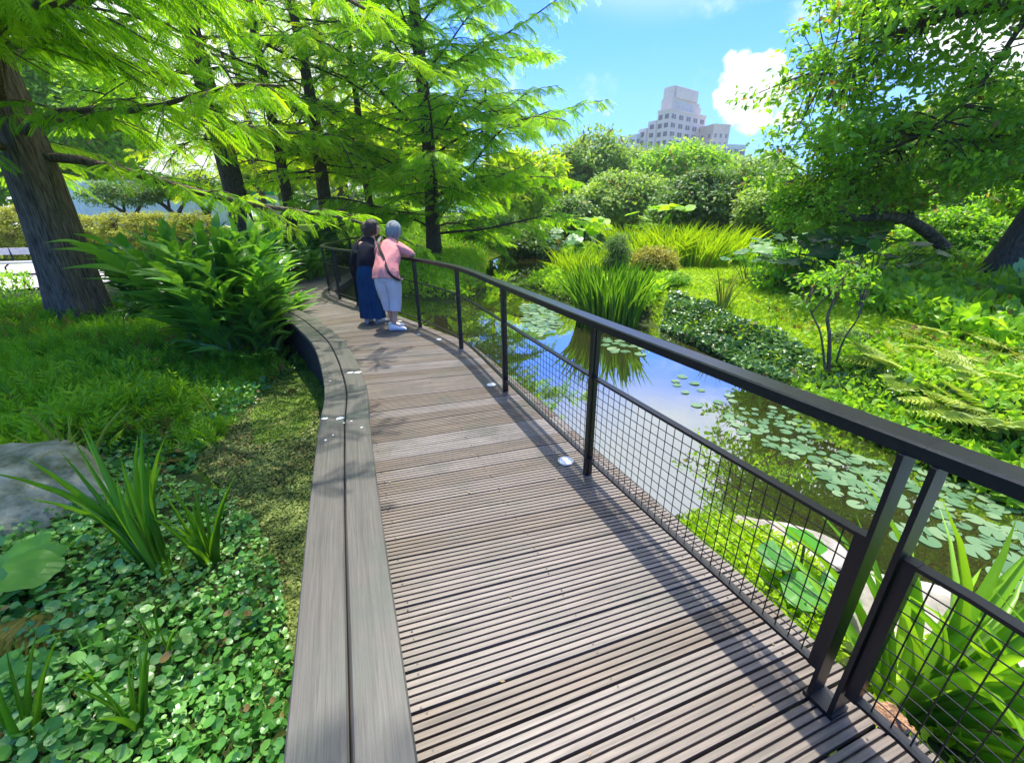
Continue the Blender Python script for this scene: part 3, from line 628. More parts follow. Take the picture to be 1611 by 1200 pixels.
def ell_pts(rng, n, c, r, shell=.55):
    u = rnd_unit(rng, n) * (shell + (1 - shell) * rng.random((n, 1)) ** .6); return np.array(c) + u * np.array(r), u
def leafy(name, trunk_paths, ells, leaf, lw, per, clump, seed, leaf_m, bark_m, tmpl=None, nclump=200, flat=.5, twig=True, up=.8, shell=.55, zmin=-1, parent=None, floor=None):
    """broad-leaved tree or shrub: limbs, then twigs that carry separate clumps of leaves"""
    rng = np.random.default_rng(seed); wood = MB(); limbs = []
    for P, r in trunk_paths:
        Q = curve(P, 14); rr = np.interp(np.linspace(0, 1, 14), np.linspace(0, 1, len(r)), r); wood.tube(Q, rr, 9, rough=.05, rng=rng); limbs.append(Q)
    LP = np.concatenate(limbs) if limbs else None
    vol = np.array([np.prod(r) ** (2 / 3) for _, r in ells]); cnt = np.maximum(1, (nclump * vol / vol.sum()).astype(int))
    P, D, N, S, A = [], [], [], [], []
    for (c, r), k in zip(ells, cnt):
        cc, uu = ell_pts(rng, k, c, r, shell)
        for q, u0 in zip(cc, uu):
            if q[2] < zmin: continue
            if twig and LP is not None and rng.random() < .8:
                dd = np.linalg.norm(LP - q, axis=1); j = int(np.argmin(dd + rng.random(len(dd)) * .4)); a = LP[j]
                md = (a + q) / 2 + rng.normal(0, .07, 3) * dd[j] + [0, 0, .06 * dd[j]]
                wood.tube(curve([a, md, q], 6), np.linspace(.008 + .010 * dd[j], .004, 6), 4)
            n = int(per * rng.uniform(.6, 1.3)); cr = clump * rng.uniform(.65, 1.3)
            o = rnd_unit(rng, n) * rng.random((n, 1)) ** .45 * cr; o[:, 2] *= flat; p = q + o
            d = o / cr + rng.normal(0, .5, (n, 3)); d[:, 2] -= .25
            P.append(p); D.append(d); N.append(Z3 * up + u0 * .5 + rng.normal(0, .5, (n, 3))); S.append(leaf * rng.uniform(.6, 1.25, n)); A.append(np.clip(rng.normal(.45, .2) + rng.normal(0, .15, n), 0, 1))
    S = np.concatenate(S); cr = MB(); TV, TF = tmpl or T_quad()
    cr.scatter(TV, TF, np.concatenate(P), np.concatenate(D), np.concatenate(N), np.stack([S, S * lw, S], 1), np.concatenate(A))
    root = parent or bpy.data.objects.new(name, None)
    if not parent: C.objects.link(root)
    if limbs: wood.build('trunk', bark_m, root, True)
    cr.build('crown', leaf_m, root); return root

# ================================================================ trees
H_ = lambda x, y: float(height(np.array([x]), np.array([y]))[0])
CYP = 'feathery cypress trees along the left side'
# the big trunk at the left edge, whose limbs reach over the bench
t1 = conifer(15, .41, 6.4, 46, 3.1, 11, SP9, M['cypressnear'], M['bark'], 'cypress_tree', spray=.36, twigs=23, sp_per=11, up=12, droop=.16, sides=72,
             explicit=[(4.1, -38, 8.4), (4.3, -52, 8.8), (4.5, -30, 8.2), (4.9, -44, 9.2), (5.6, -36, 9.0), (6.3, -50, 9.4), (4.2, -64, 8.0), (3.4, -18, 6.0), (5.2, -22, 7.6), (6.8, -28, 8.4), (4.6, -74, 7.0), (7.4, -42, 9), (8.2, -34, 8.6), (6.0, -60, 9.2), (7.8, -47, 10.6), (8.8, -38, 10.6), (9.4, -45, 10.5), (7.2, -41, 10.9), (8.3, -34, 11.0), (9.9, -41, 11.8), (11.2, -38, 11.8), (12.4, -43, 11.6), (11.8, -33, 11.0)], flare=1.35)
t1.location = (-8.62, 8.34, H_(-8.62, 8.34)); tag(t1, 'massive cypress with deeply furrowed brown trunk at the left edge of the picture', 'tree', CYP)
# the tall tree behind the women
t6 = conifer(19, .28, 7.1, 112, 1.2, 23, SP6, M['cypress'], M['barkdark'], 'cypress_tree', spray=.36, twigs=25, sp_per=13, up=24, droop=.19, twl=.27, sides=16, flare=1.7)
t6.location = (-2.95, 17.3, H_(-2.95, 17.3)); tag(t6, 'tall cypress with straight dark trunk rising behind the two women', 'tree', CYP)
v1 = conifer(15, .29, 4.6, 50, 3.6, 31, SP6, M['cypress'], M['barkdark'], 'cypress_tree', spray=.38, twigs=12, sp_per=6, up=10, droop=.22)
v2 = conifer(14, .19, 4.6, 46, 3.6, 37, SP6, M['cypress2'], M['barkdark'], 'cypress_tree', spray=.38, twigs=12, sp_per=6, up=8, droop=.25)
def place(src, first, px, y, s, rz, label, py=338):
    o = src if first else copy_tree(src); x = AT(px, py, y)[0]; o.location = (x, y, H_(x, y) - .05); o.scale = (s, s, s); o.rotation_euler = (0, 0, rz); tag(o, label, 'tree', CYP); return o
place(v1, True, 374, 13.6, 1.12, .4, 'thick dark leaning-looking cypress trunk, first to the right of the massive one')
place(v2, True, 457, 14.8, .95, 1.4, 'slender cypress with thin dark trunk in front of the green notice board')
place(v1, False, 516, 15.5, .85, 2.6, 'cypress with brown trunk above the dark strap-leaved plants, third from the massive one')
place(v2, False, 584, 18.5, .90, 4.0, 'thin cypress between the brown trunk and the tall tree behind the women')
place(v2, False, 640, 25, 1.0, 5.2, 'yellow-green cypress in the rear just left of the tall tree')
place(v2, False, 770, 27, .82, .9, 'yellow-green cypress in the rear just right of the tall tree')
place(v2, False, 420, 22, 1.05, 3.1, 'yellow-green cypress behind the green notice board')
place(v1, False, 545, 27, 1.2, 1.0, 'large cypress in the rear behind the slender trunks')

# background trees and shrubs beyond the pond
BG = 'trees and shrubs beyond the pond'
def blob(name, px0, px1, pyt, pyb, y, leaf_m, label, seed, lf=.22, nc=230, per=46, cl=.55, lumps=7, cat='tree', lw=.55, depth=.7, group=BG):
    a, b = AT(px0, pyb, y), AT(px1, pyb, y); top = AT((px0 + px1) / 2, pyt, y)[2]; x0, x1 = a[0], b[0]; cx_, hw_ = (x0 + x1) / 2, (x1 - x0) / 2
    z0 = H_(cx_, y); h = top - z0; rng = np.random.default_rng(seed)
    ells = [((0, 0, h * .55), (hw_ * .72, hw_ * depth * .8, h * .42))]
    for k in range(lumps):
        t = rng.uniform(-1, 1); zz = rng.uniform(.25, .85); e = rng.uniform(.28, .42)
        ells.append(((t * hw_ * .62 * math.sqrt(max(.1, 1 - (zz - .4) ** 2)), rng.uniform(-.8, .3) * hw_ * depth * .5, zz * h * .92), (hw_ * e, hw_ * e * .9, h * e * .62)))
    tr = [([(0, 0, -.2), (.1, 0, h * .3), (.0, .05, h * .6)], [.05 + h * .02, .03 + h * .01, .02])]
    for k in range(4):
        an = k * 1.6 + rng.random(); tr.append(([(0, 0, h * .2), (math.cos(an) * hw_ * .3, math.sin(an) * hw_ * .3, h * .45), (math.cos(an) * hw_ * .5, math.sin(an) * hw_ * .4, h * .7)], [.03 + h * .008, .02, .015]))
    o = leafy(name, tr, ells, lf, lw, per, cl, seed, leaf_m, M['barkdark'], nclump=nc, flat=.6, shell=.72, zmin=.05)
    o.location = (cx_, y, z0); tag(o, label, cat, group); return o
blob('broadleaf_tree', 850, 1000, 198, 380, 40, M['olive'], 'pale yellow-green tree right of the tall cypress, under the open sky', 51, lf=.42, nc=520, cl=1.0)
blob('broadleaf_tree', 925, 1050, 236, 372, 46, M['olive'], 'pale feathery tree just left of the bright tree below the tower block', 52, lf=.42, nc=420, cl=1.0)
blob('broadleaf_tree', 975, 1135, 222, 372, 42, M['fresh'], 'bright green round tree directly below the tower block', 53, lf=.42, nc=520, cl=1.0)
blob('broadleaf_tree', 1080, 1240, 244, 372, 44, M['olive'], 'olive green tree behind and right of the bright tree below the tower', 54, lf=.42, nc=460, cl=1.0)
blob('large_shrub', 885, 1060, 268, 394, 27, M['olive'], 'wide olive green shrub at the far end of the pond', 55, lf=.28, nc=520, cl=.6, cat='shrub')
blob('large_shrub', 845, 950, 312, 396, 25, M['dark'], 'dark green shrub beside the far left end of the pond', 56, lf=.24, nc=300, cl=.5, cat='shrub')
blob('large_shrub', 1000, 1215, 264, 404, 19, M['dark'], 'broad dark rounded shrub in front of the olive trees', 57, lf=.19, nc=900, per=60, cl=.42, cat='shrub')
blob('broadleaf_tree', 745, 885, 236, 388, 36, M['cypress2'], 'light green tree seen through the cypress above the pond', 58, lf=.38, nc=420, cl=.9)
blob('large_shrub', 780, 900, 356, 406, 23, M['dark'], 'low dark bush on the bank at the pond end', 59, lf=.2, nc=260, cl=.35, cat='shrub')
blob('large_shrub', 690, 810, 335, 410, 25, M['dark'], 'dark bush under the right-hand limbs of the tall cypress', 60, lf=.2, nc=280, cl=.4, cat='shrub')
blob('large_shrub', 1130, 1300, 285, 420, 16, M['olive'], 'soft yellow-green shrub behind the big-leaved plants', 61, lf=.17, nc=520, cl=.35, cat='shrub')
blob('large_shrub', 1240, 1430, 270, 430, 14, M['broad'], 'green shrub behind the arching mossy branch', 62, lf=.16, nc=620, cl=.35, cat='shrub')
blob('broadleaf_tree', 1300, 1640, 130, 410, 20, M['olive'], 'pale tree behind the big leaning tree on the right', 63, lf=.26, nc=1000, cl=.7)
blob('large_shrub', 1480, 1720, 250, 450, 11.8, M['broad'], 'bright shrub behind the leaning trunk at the right edge', 64, lf=.14, nc=760, cl=.32, cat='shrub')
blob('large_shrub', 1380, 1540, 330, 455, 11.2, M['broad'], 'leafy shrub between the mossy branch and the leaning trunk', 65, lf=.12, nc=520, cl=.28, cat='shrub')
blob('broadleaf_tree', 370, 570, 195, 350, 38, M['cypress2'], 'light green tree far behind the notice board', 66, lf=.44, nc=520, cl=1.0)
blob('broadleaf_tree', 550, 760, 150, 360, 42, M['cypress2'], 'light green tree far behind the women', 67, lf=.46, nc=620, cl=1.1)
blob('broadleaf_tree', 40, 270, 30, 300, 33, M['fresh'], 'light green tree far behind the yellow hedge', 68, lf=.42, nc=620, cl=1.0)
blob('broadleaf_tree', -150, 60, 20, 340, 29, M['broad'], 'green tree at the far left edge', 69, lf=.4, nc=620, cl=1.0)
blob('large_shrub', 420, 680, 296, 352, 33, M['dark'], 'low dark hedge far behind the slender trunks', 70, lf=.26, nc=420, cl=.5, cat='hedge', depth=.25)

# the leaning tree on the right
def _q(p, f): e = np.array([0, 0, 1.6]); return tuple(e + (np.array(p) - e) * f)
def _limb(P): return [_q(p, 1 + .12 * i / (len(P) - 1)) for i, p in enumerate(P)]
_E = [((6.1, 7.4, 3.9), (1.9, 1.7, 1.1)), ((5.0, 7.6, 3.0), (1.2, 1.2, .9)), ((7.6, 6.8, 4.9), (2.3, 2.0, 1.0)), ((6.8, 6.2, 5.2), (1.2, 1.4, .7)), ((9.5, 6.4, 4.6), (2.2, 1.8, 1.3)), ((6.6, 7.2, 2.5), (1.5, 1.2, .5)), ((8.2, 6.8, 2.9), (1.6, 1.4, .8)), ((9.6, 7.0, 3.0), (1.8, 1.5, .9)),
     ((7.2, 9.6, 5.6), (1.3, 1.6, 1.0)), ((8.3, 9.2, 6.0), (2.4, 1.8, 1.1)), ((5.3, 8.3, 1.95), (.9, .8, .35)), ((10.6, 7.4, 6.3), (2.6, 2.4, 1.2)), ((7.6, 7.2, 6.4), (2.0, 2.0, .9)), ((6.0, 7.4, 4.5), (.9, 1.3, .5)), ((7.0, 7.6, 2.05), (1.2, .9, .4)), ((8.5, 7.3, 2.2), (1.2, .9, .45)), ((6.0, 7.9, 2.6), (1.0, .9, .5))]
_E = [(_q(c, 1.12), tuple(np.array(r) * 1.13)) for c, r in _E]
rt = leafy('leaning_tree', [([(9.0, 7.85, -.3), (9.15, 7.8, .9), (9.6, 7.7, 2.2), (10.2, 7.4, 3.6), (10.2, 7.0, 4.8)], [.34, .27, .25, .20, .14])] + [(_limb(P), r) for P, r in [
    ([(9.95, 7.5, 3.1), (8.8, 7.2, 3.9), (7.3, 7.2, 4.2), (6.0, 7.4, 4.05), (4.9, 7.6, 3.6)], [.15, .11, .08, .05, .02]),
    ([(10.2, 7.3, 3.8), (8.9, 6.6, 4.7), (7.2, 6.2, 5.1), (5.6, 6.0, 5.2)], [.13, .08, .05, .02]),
    ([(10.2, 7.2, 4.2), (9.4, 8.4, 5.4), (8.0, 9.4, 6.0), (6.2, 10.0, 6.0)], [.12, .08, .05, .02]),
    ([(9.3, 7.8, 1.9), (8.6, 7.7, 2.5), (7.6, 7.7, 2.65), (6.6, 8.0, 2.5), (5.6, 8.2, 2.1)], [.10, .07, .05, .03, .015])]] +
    [([_q((7.3, 7.2, 4.2), 1.06), _q((6.8, 7.1, 3.2), 1.1), _q((6.2, 7.1, 2.6), 1.12)], [.045, .03, .012]), ([_q((8.8, 7.2, 3.9), 1.03), _q((8.2, 6.4, 3.3), 1.08), _q((7.4, 5.9, 2.8), 1.12)], [.045, .03, .012])],
    _E, .13, .55, 40, .36, 71, M['broad'], M['barkdark'], nclump=1650, flat=.45, shell=.3)
tag(rt, 'big broad-leaved tree leaning from the right edge over the bank, trunk dark', 'tree')
# mossy arching branch leaning out of the undergrowth
mb_ = leafy('arching_branch_tree', [([tuple(AT(1515, 425, 9.5)), tuple(AT(1480, 385, 9.3)), tuple(AT(1440, 352, 9)), tuple(AT(1395, 340, 8.8)), tuple(AT(1345, 343, 8.6)), tuple(AT(1300, 318, 8.6))], [.13, .12, .11, .10, .07, .03]),
    ([tuple(AT(1395, 340, 8.8)), tuple(AT(1360, 318, 8.7)), tuple(AT(1330, 270, 8.7))], [.05, .035, .015]), ([tuple(AT(1440, 352, 9)), tuple(AT(1415, 300, 8.9)), tuple(AT(1380, 262, 8.9))], [.05, .035, .015])],
    [(tuple(AT(1310, 300, 8.7)), (.9, .7, .45)), (tuple(AT(1380, 290, 8.9)), (1.0, .8, .4)), (tuple(AT(1260, 330, 8.8)), (.6, .6, .4))], .10, .55, 40, .28, 72, M['fresh'], M['barkmoss'], nclump=130, flat=.45, shell=.3)
tag(mb_, 'mossy branch arching left out of the undergrowth before the leaning trunk', 'tree')

# ================================================================ ground cover
def T_lance(n=5, bend=.3, fold=.12, prof='lance', fall=2.2):
    V, F = [], []
    for i in range(n + 1):
        t = i / n
        wv_ = .5 * (math.sin(math.pi * min(1, t * .93 + .07) ** .75) if prof == 'lance' else (.55 + .45 * min(1, t * 5)) * (1 - t ** 3))
        z = -bend * t ** fall; x = t - .35 * bend * bend * t ** 2
        V += [(x, wv_, z + fold * wv_), (x, 0, z), (x, -wv_, z + fold * wv_)]
    for i in range(n):
        a = 3 * i; F += [[a, a + 1, a + 4, a + 3], [a + 1, a + 2, a + 5, a + 4]]
    return np.array(V), F
def wpoly(px, z): return np.array([G(x, y, z)[:2] for x, y in px])
def sample(poly, n, rng, d0=3.0, avoid=None, clump_s=None, thr=.4, seed=0):
    lo, hi = poly.min(0), poly.max(0); out = np.zeros((0, 2)); it = 0
    while len(out) < n and it < 60:
        p = lo + (hi - lo) * rng.random((n * 3, 2)); it += 1
        k = inside(poly, p[:, 0], p[:, 1]); r = np.hypot(p[:, 0], p[:, 1]); k &= rng.random(len(p)) < np.minimum(1, (d0 / r) ** 1.3)
        if avoid is not None: k &= ~inside(avoid, p[:, 0], p[:, 1])
        if clump_s: k &= vnoise(p[:, 0], p[:, 1], clump_s, seed) + .25 * (rng.random(len(p)) - .5) > thr
        out = np.vstack([out, p[k]])
    return out[:n]
def stuff(name, parts, m, label, cat='ground cover'):
    b = MB()
    for f in parts: f(b)
    o = b.build(name, m); tag(o, label, cat, kind='stuff'); return o
def pads_on(b, poly, n, r0, r1, hmax, seed, d0=3, z=None, clump_s=None, thr=.4, tl=.35, avoid=None):
    rng = np.random.default_rng(seed); p = sample(poly, n, rng, d0, clump_s=clump_s, thr=thr, seed=seed, avoid=avoid); n = len(p)
    zz = height(p[:, 0], p[:, 1]) if z is None else np.full(n, z)
    zz = np.maximum(zz, WZ) + hmax * rng.random(n) ** 1.3 * (.5 + vnoise(p[:, 0], p[:, 1], .45, seed)) + .004
    N = Z3 + rng.normal(0, tl, (n, 3)); D = rnd_unit(rng, n); S = r0 + (r1 - r0) * rng.random(n) ** 1.6
    S = S * (.75 + .6 * vnoise(p[:, 0], p[:, 1], .7, seed + 5))
    b.scatter(*T_round(9, .14), np.column_stack([p, zz]), D, N, S, np.clip(vnoise(p[:, 0], p[:, 1], .5, seed + 2) * .7 + rng.normal(.12, .2, n), 0, 1))
def sprig_on(b, poly, n, s0, s1, seed, tmpl, d0=3, up=.9, clump_s=None, thr=.4, wid=1.0, lift=0.0, avoid=None, hs=.0):
    rng = np.random.default_rng(seed); p = sample(poly, n, rng, d0, clump_s=clump_s, thr=thr, seed=seed, avoid=avoid); n = len(p)
    zz = np.maximum(height(p[:, 0], p[:, 1]), WZ) - .005 + lift * rng.random(n)
    D = rnd_unit(rng, n); D[:, 2] = np.abs(D[:, 2]) * .5 + up * rng.uniform(.4, 1.2, n)
    S = (s0 + (s1 - s0) * rng.random(n)) * (1 + hs * (vnoise(p[:, 0], p[:, 1], .8, seed + 1) - .5) * 2)
    b.scatter(*tmpl, np.column_stack([p, zz]), D, rnd_unit(rng, n) + Z3 * .2, np.stack([S, S * wid, S], 1), np.clip(vnoise(p[:, 0], p[:, 1], .9, seed + 2) * .8 + rng.normal(.05, .17, n), 0, 1))
DECKL = np.vstack([LE[:, :2] + [.12, 0], RE[::-1, :2]])
Z_A = np.array([(-5.5, .1), (-6, 3.0), (-4.6, 3.4), (-3.7, 3.0), (-2.9, 2.9), (-2.35, 2.75), (-1.9, 2.45), (-1.45, 1.95), (-1.05, 1.3), (-.72, .7), (-.45, .0)])
stuff('pennywort', [lambda b: pads_on(b, Z_A, 24000, .007, .024, .11, 1, 2.0, avoid=DECKL, clump_s=.28, thr=.16),
                    lambda b: sprig_on(b, Z_A, 2600, .02, .05, 101, T_lance(2, .3, .1), 2.0, .5, wid=.5, lift=.1, avoid=DECKL, clump_s=.5, thr=.5),
                    lambda b: pads_on(b, wpoly([(-60, 745), (-60, 640), (200, 560), (330, 560), (440, 535), (500, 545), (500, 570), (430, 600), (400, 640), (330, 690), (300, 740), (150, 760)], -.42), 9000, .014, .028, .10, 2, 3.5)],
      M['penny'], 'carpet of small round leaves filling the wet ground left of the bench', 'pennywort')
FZ = wpoly([(-330, 520), (-60, 500), (70, 505), (200, 490), (300, 500), (400, 560), (440, 575), (380, 620), (340, 690), (200, 720), (-60, 745), (-360, 800)], -.38)
stuff('feathery_plants', [lambda b: sprig_on(b, FZ, 11000, .14, .34, 4, T_spray(6, ang=60, blen=.30, bw=.07), 5, .8, hs=.55, clump_s=.55, thr=.20),
                          lambda b: sprig_on(b, wpoly([(0, 510), (70, 512), (200, 500), (300, 505), (260, 600), (0, 700)], -.35), 1500, .25, .45, 5, T_spray(8, ang=55, blen=.25, bw=.05), 5, 1.0)],
      M['feather'], 'soft bright green feathery plants covering the ground in front of the massive trunk', 'ground cover')
stuff('ground_herbs', [lambda b: sprig_on(b, wpoly([(-200, 462), (60, 455), (72, 500), (40, 520), (-200, 600)], -.3), 2600, .08, .16, 6, T_lance(2, .2, .15), 8, .8, wid=.34, lift=.45),
                       lambda b: sprig_on(b, np.array([(-14, 3), (-14, 10), (-9, 10.5), (-7.2, 11), (-6.4, 10.5), (-6, 8.4), (-5, 7.2), (-5, 6), (-9, 5)]), 8000, .05, .10, 7, T_lance(2, .3, .15), 8, .5, wid=.35, lift=.05),
                       lambda b: sprig_on(b, wpoly([(280, 500), (340, 470), (480, 510), (500, 560), (430, 600), (330, 575)], -.38), 1500, .07, .14, 8, T_lance(2, .3, .15), 6, .7, wid=.4, lift=.12)],
      M['broad'], 'low dark green leafy plants around the foot of the massive trunk', 'ground cover')
DK = np.array([(-3.6, 5.4), (-3.2, 6.2), (-2.7, 5.4), (-2.1, 4.4), (-1.5, 3.0), (-1.15, 2.2), (-.85, 1.3), (-1.1, 1.1), (-1.5, 1.8), (-1.9, 2.35), (-2.4, 2.85), (-3.05, 3.35), (-3.4, 4.4)])
def duck(b, poly, n, seed, thr, r=(.006, .012), cs=.35):
    rng = np.random.default_rng(seed); p = sample(poly, n, rng, 2.6, clump_s=cs, thr=thr, seed=seed); n = len(p)
    b.scatter(*T_round(5, .05), np.column_stack([p, np.full(n, WZ + .004) + .008 * rng.random(n)]), rnd_unit(rng, n), Z3 + rng.normal(0, .2, (n, 3)), rng.uniform(*r, n), np.clip(vnoise(p[:, 0], p[:, 1], .25, seed) * .8 + rng.normal(.1, .22, n), 0, 1))
stuff('duckweed', [lambda b: duck(b, DK, 52000, 9, .12)], M['duck'], 'speckled olive duckweed floating on the narrow water beside the bench', 'duckweed')
stuff('duckweed_patch', [lambda b: duck(b, wpoly([(395, 650), (440, 590), (505, 570), (510, 640), (470, 690), (400, 700)], WZ), 14000, 10, .18, (.008, .015))], M['duckgreen'], 'bright green patch of floating weed where the water bends under the bench', 'duckweed')
# right bank
SH = [(1039, 512), (1102, 542), (1153, 566), (1203, 590), (1245, 604), (1300, 642), (1420, 694), (1640, 790)]
Z_IV = wpoly(SH + [(1640, 700), (1420, 640), (1300, 590), (1200, 548), (1120, 508), (1050, 488)], -.36)
stuff('shore_ivy', [lambda b: pads_on(b, Z_IV, 15000, .016, .036, .15, 12, 4.5, tl=.5)], M['ivy'], 'dark glossy creeping leaves edging the far shore of the pond', 'ground cover')
Z_G = np.array([(3.35, 4.4), (3.5, 5.3), (3.2, 6.6), (2.75, 8.0), (3.3, 9.6), (3.6, 11.5), (4.3, 14), (7.5, 14), (8.4, 12), (8, 9), (7.0, 7.2), (6.3, 5.6), (5.4, 4.3), (4.4, 3.6)])
stuff('grass', [lambda b: sprig_on(b, Z_G, 42000, .07, .13, 13, T_blade(2, .5, 1), 6.5, .8, wid=.13, hs=.4),
                lambda b: pads_on(b, Z_G, 7000, .018, .035, .09, 14, 6.5, tl=.6)], M['grass'], 'bright yellow-green grass and clover on the sunlit bank across the pond', 'grass')
Z_H = wpoly([(1180, 420), (1340, 425), (1640, 425), (1640, 590), (1480, 540), (1400, 505), (1300, 475), (1180, 460)], .0)
stuff('leafy_undergrowth', [lambda b: sprig_on(b, Z_H, 11000, .10, .19, 15, T_lance(2, .35, .12), 8, .45, wid=.6, lift=.45),
                            lambda b: sprig_on(b, np.array([(8, 6), (14, 3), (20, 12), (14, 16), (8, 16), (5, 17), (4.5, 13.5), (8, 12)]), 14000, .13, .26, 16, T_lance(2, .35, .12), 12, .5, wid=.5, lift=.5),
                            lambda b: sprig_on(b, np.array([(4.2, 2.2), (9, -1), (14, 3), (8, 6.4), (6.4, 5.4), (5.2, 4.0)]), 8000, .07, .14, 17, T_lance(2, .35, .12), 6, .5, wid=.5, lift=.3)],
      M['broad'], 'tangle of pale and dark green leaves under the leaning tree', 'undergrowth')
Z_S = wpoly([(1245, 604), (1300, 642), (1420, 694), (1640, 790), (1640, 640), (1520, 600), (1400, 560), (1300, 580)], -.3)
stuff('shore_herbs', [lambda b: sprig_on(b, Z_S, 6500, .05, .12, 18, T_lance(2, .35, .12), 4.5, .5, wid=.55, lift=.2)], M['fresh'], 'leafy green herbs spilling over the near end of the far shore', 'ground cover')
Z_P = np.array([(.5, 12.9), (1.3, 10.6), (1.7, 9.0), (2.7, 8.1), (3.6, 9.5), (4.3, 12), (4.6, 16), (4, 24), (2.6, 24), (2.3, 18), (1.6, 14.4)])
stuff('bank_herbs', [lambda b: sprig_on(b, Z_P, 12000, .10, .2, 19, T_lance(2, .35, .12), 10, .6, wid=.42, lift=.3, hs=.3)], M['fresh'], 'low light green plants on the spit of bank behind the reeds', 'ground cover')
Z_L = np.array([(-4.1, 11.6), (-2.7, 11.2), (-1.7, 10.6), (-1.1, 10.8), (-.75, 12.3), (-1.3, 16.5), (-1.1, 21.8), (-1.2, 26), (-9, 26), (-8, 15.5), (-4.3, 15)])
stuff('bank_plants', [lambda b: sprig_on(b, Z_L, 15000, .10, .22, 20, T_lance(2, .35, .12), 12, .6, wid=.4, lift=.3, hs=.3)], M['fresh'], 'green leafy cover on the bank at the foot of the tall cypress', 'ground cover')
# near right bank between the railing and the water
Z_N = np.array([(1.18, 2.3), (1.35, 2.3), (1.65, 2.1), (1.75, 1.85), (1.62, 1.5), (1.45, 1.25), (1.32, 1.2), (1.2, 1.6), (1.0, 2.1)])
stuff('creeping_plants', [lambda b: sprig_on(b, Z_N, 6500, .025, .06, 21, T_lance(2, .35, .12), 2.2, .6, wid=.5, lift=.16),
                          lambda b: sprig_on(b, np.array([(1.45, .1), (1.4, 1.2), (1.8, 1.5), (2.6, 1.2), (3.4, .3), (4, -1), (2, -1)]), 2500, .03, .07, 22, T_lance(2, .35, .12), 2.2, .6, wid=.5, lift=.10)],
      M['grass'], 'fresh small-leaved plants filling the gap between deck edge and rocks', 'ground cover')

# rocks
M['rock'] = principled('pale_rock', (.36, .33, .29), .9, spec=.25, var=.35, scale=2.6, bump=.9, bscale=9, col2=(.17, .155, .12))
M['boulder'] = principled('green_grey_rock', (.36, .35, .23), .9, spec=.2, var=.3, scale=3.5, bump=1.0, bscale=14, col2=(.10, .12, .05))
def rock(c, size, rz, seed, m, label, name='rock', top=.75, cat='rock'):
    bm = bmesh.new(); bmesh.ops.create_icosphere(bm, subdivisions=4, radius=1); rg = np.random.default_rng(seed)
    pl = [(rnd_unit(rg, 1)[0], rg.uniform(.62, .9)) for _ in range(9)] + [(np.array([rg.normal(0, .08), rg.normal(0, .08), 1]), top)]
    for v in bm.verts:
        p = np.array(v.co)
        for n_, d in pl:
            n_ = n_ / np.linalg.norm(n_); e = p @ n_ - d
            if e > 0: p = p - n_ * e * .92
        p = p * (1 + .05 * math.sin(p[0] * 6 + seed) * math.cos(p[1] * 5 + seed) + .03 * math.sin(p[1] * 13 + p[0] * 11) + .018 * math.sin(p[0] * 29 + p[2] * 17) * math.cos(p[1] * 31))
        v.co = Vector(p * np.array(size))
    me = bpy.data.meshes.new(name); bm.to_mesh(me); bm.free(); me.materials.append(m); me.polygons.foreach_set('use_smooth', [True] * len(me.polygons))
    o = bpy.data.objects.new(name, me); C.objects.link(o); o.location = c; o.rotation_euler = (0, 0, rz); return tag(o, label, cat)
rock((-4.0, 2.50, -.42), (1.0, .68, .60), .15, 1, M['boulder'], 'large low greenish boulder at the left edge among round leaves', 'boulder', top=.92, cat='boulder')
RK = 'rocks on the near bank behind the railing'
for k, (c, sz, rz, lb) in enumerate([((1.72, 2.12, -.44), (.42, .22, .14), -.5, 'pale flat rock at the waterline, farthest along the near bank'),
    ((2.02, 1.52, -.45), (.62, .42, .17), -.35, 'broad pale rock slab behind the lotus leaves'), ((2.75, 1.1, -.46), (.5, .36, .17), .3, 'pale rock behind the iris leaves at the right edge'),
    ((1.85, .78, -.44), (.34, .25, .12), .8, 'small pale rock under the iris leaves near the railing'), ((2.35, .5, -.44), (.45, .3, .14), .1, 'brown rock low at the right corner below the iris')]):
    rock(c, sz, rz, 20 + k, M['rock'], lb)['group'] = RK
rock((2.55, 23.6, -.35), (.75, .5, .5), .2, 31, M['boulder'], 'grey boulder at the far waterline below the big leaves, right one of two', 'boulder', cat='boulder')
rock((1.35, 23.4, -.4), (.55, .4, .42), .9, 32, M['boulder'], 'grey boulder at the far waterline below the big leaves, left one of two', 'boulder', cat='boulder')

# ================================================================ strap, lance and big-leaved plants
def blades(name, c, n, L, w, m, seed, label, cat='plant', spread=.6, base_r=.12, bend=(.2, .6), group=None, curvef=None, tint=(.45, .2), aim=None, prof='strap', tw=.7):
    rng = np.random.default_rng(seed); b = MB()
    for bd in np.linspace(bend[0], bend[1], 5):
        k = max(1, n // 5); an = rng.random(k) * 2 * np.pi; s = np.abs(rng.normal(0, spread, k)) * (.3 + bd)
        rad = base_r * np.sqrt(rng.random(k)); o = np.stack([np.cos(an) * rad, np.sin(an) * rad, 0 * an - .03], 1)
        D = np.stack([np.cos(an) * s, np.sin(an) * s, np.ones(k)], 1)
        if aim is not None: D = D + np.array(aim)
        side = np.stack([-np.sin(an), np.cos(an), 0 * an], 1); outn = np.stack([-np.cos(an), -np.sin(an), .25 + 0 * an], 1) + side * rng.normal(0, tw, (k, 1))
        Ls = L * rng.uniform(.6, 1.1, k)
        b.scatter(*T_lance(7, bd, .10, prof, 2.6), o, D, outn, np.stack([Ls, w * rng.uniform(.7, 1.2, k), Ls], 1), np.clip(rng.normal(tint[0], tint[1], k), 0, 1))
    o = b.build(name, m, smooth=True); o.location = c; return tag(o, label, cat, group)
def at_h(x, y, dz=0): return (x, y, max(H_(x, y), WZ) + dz)
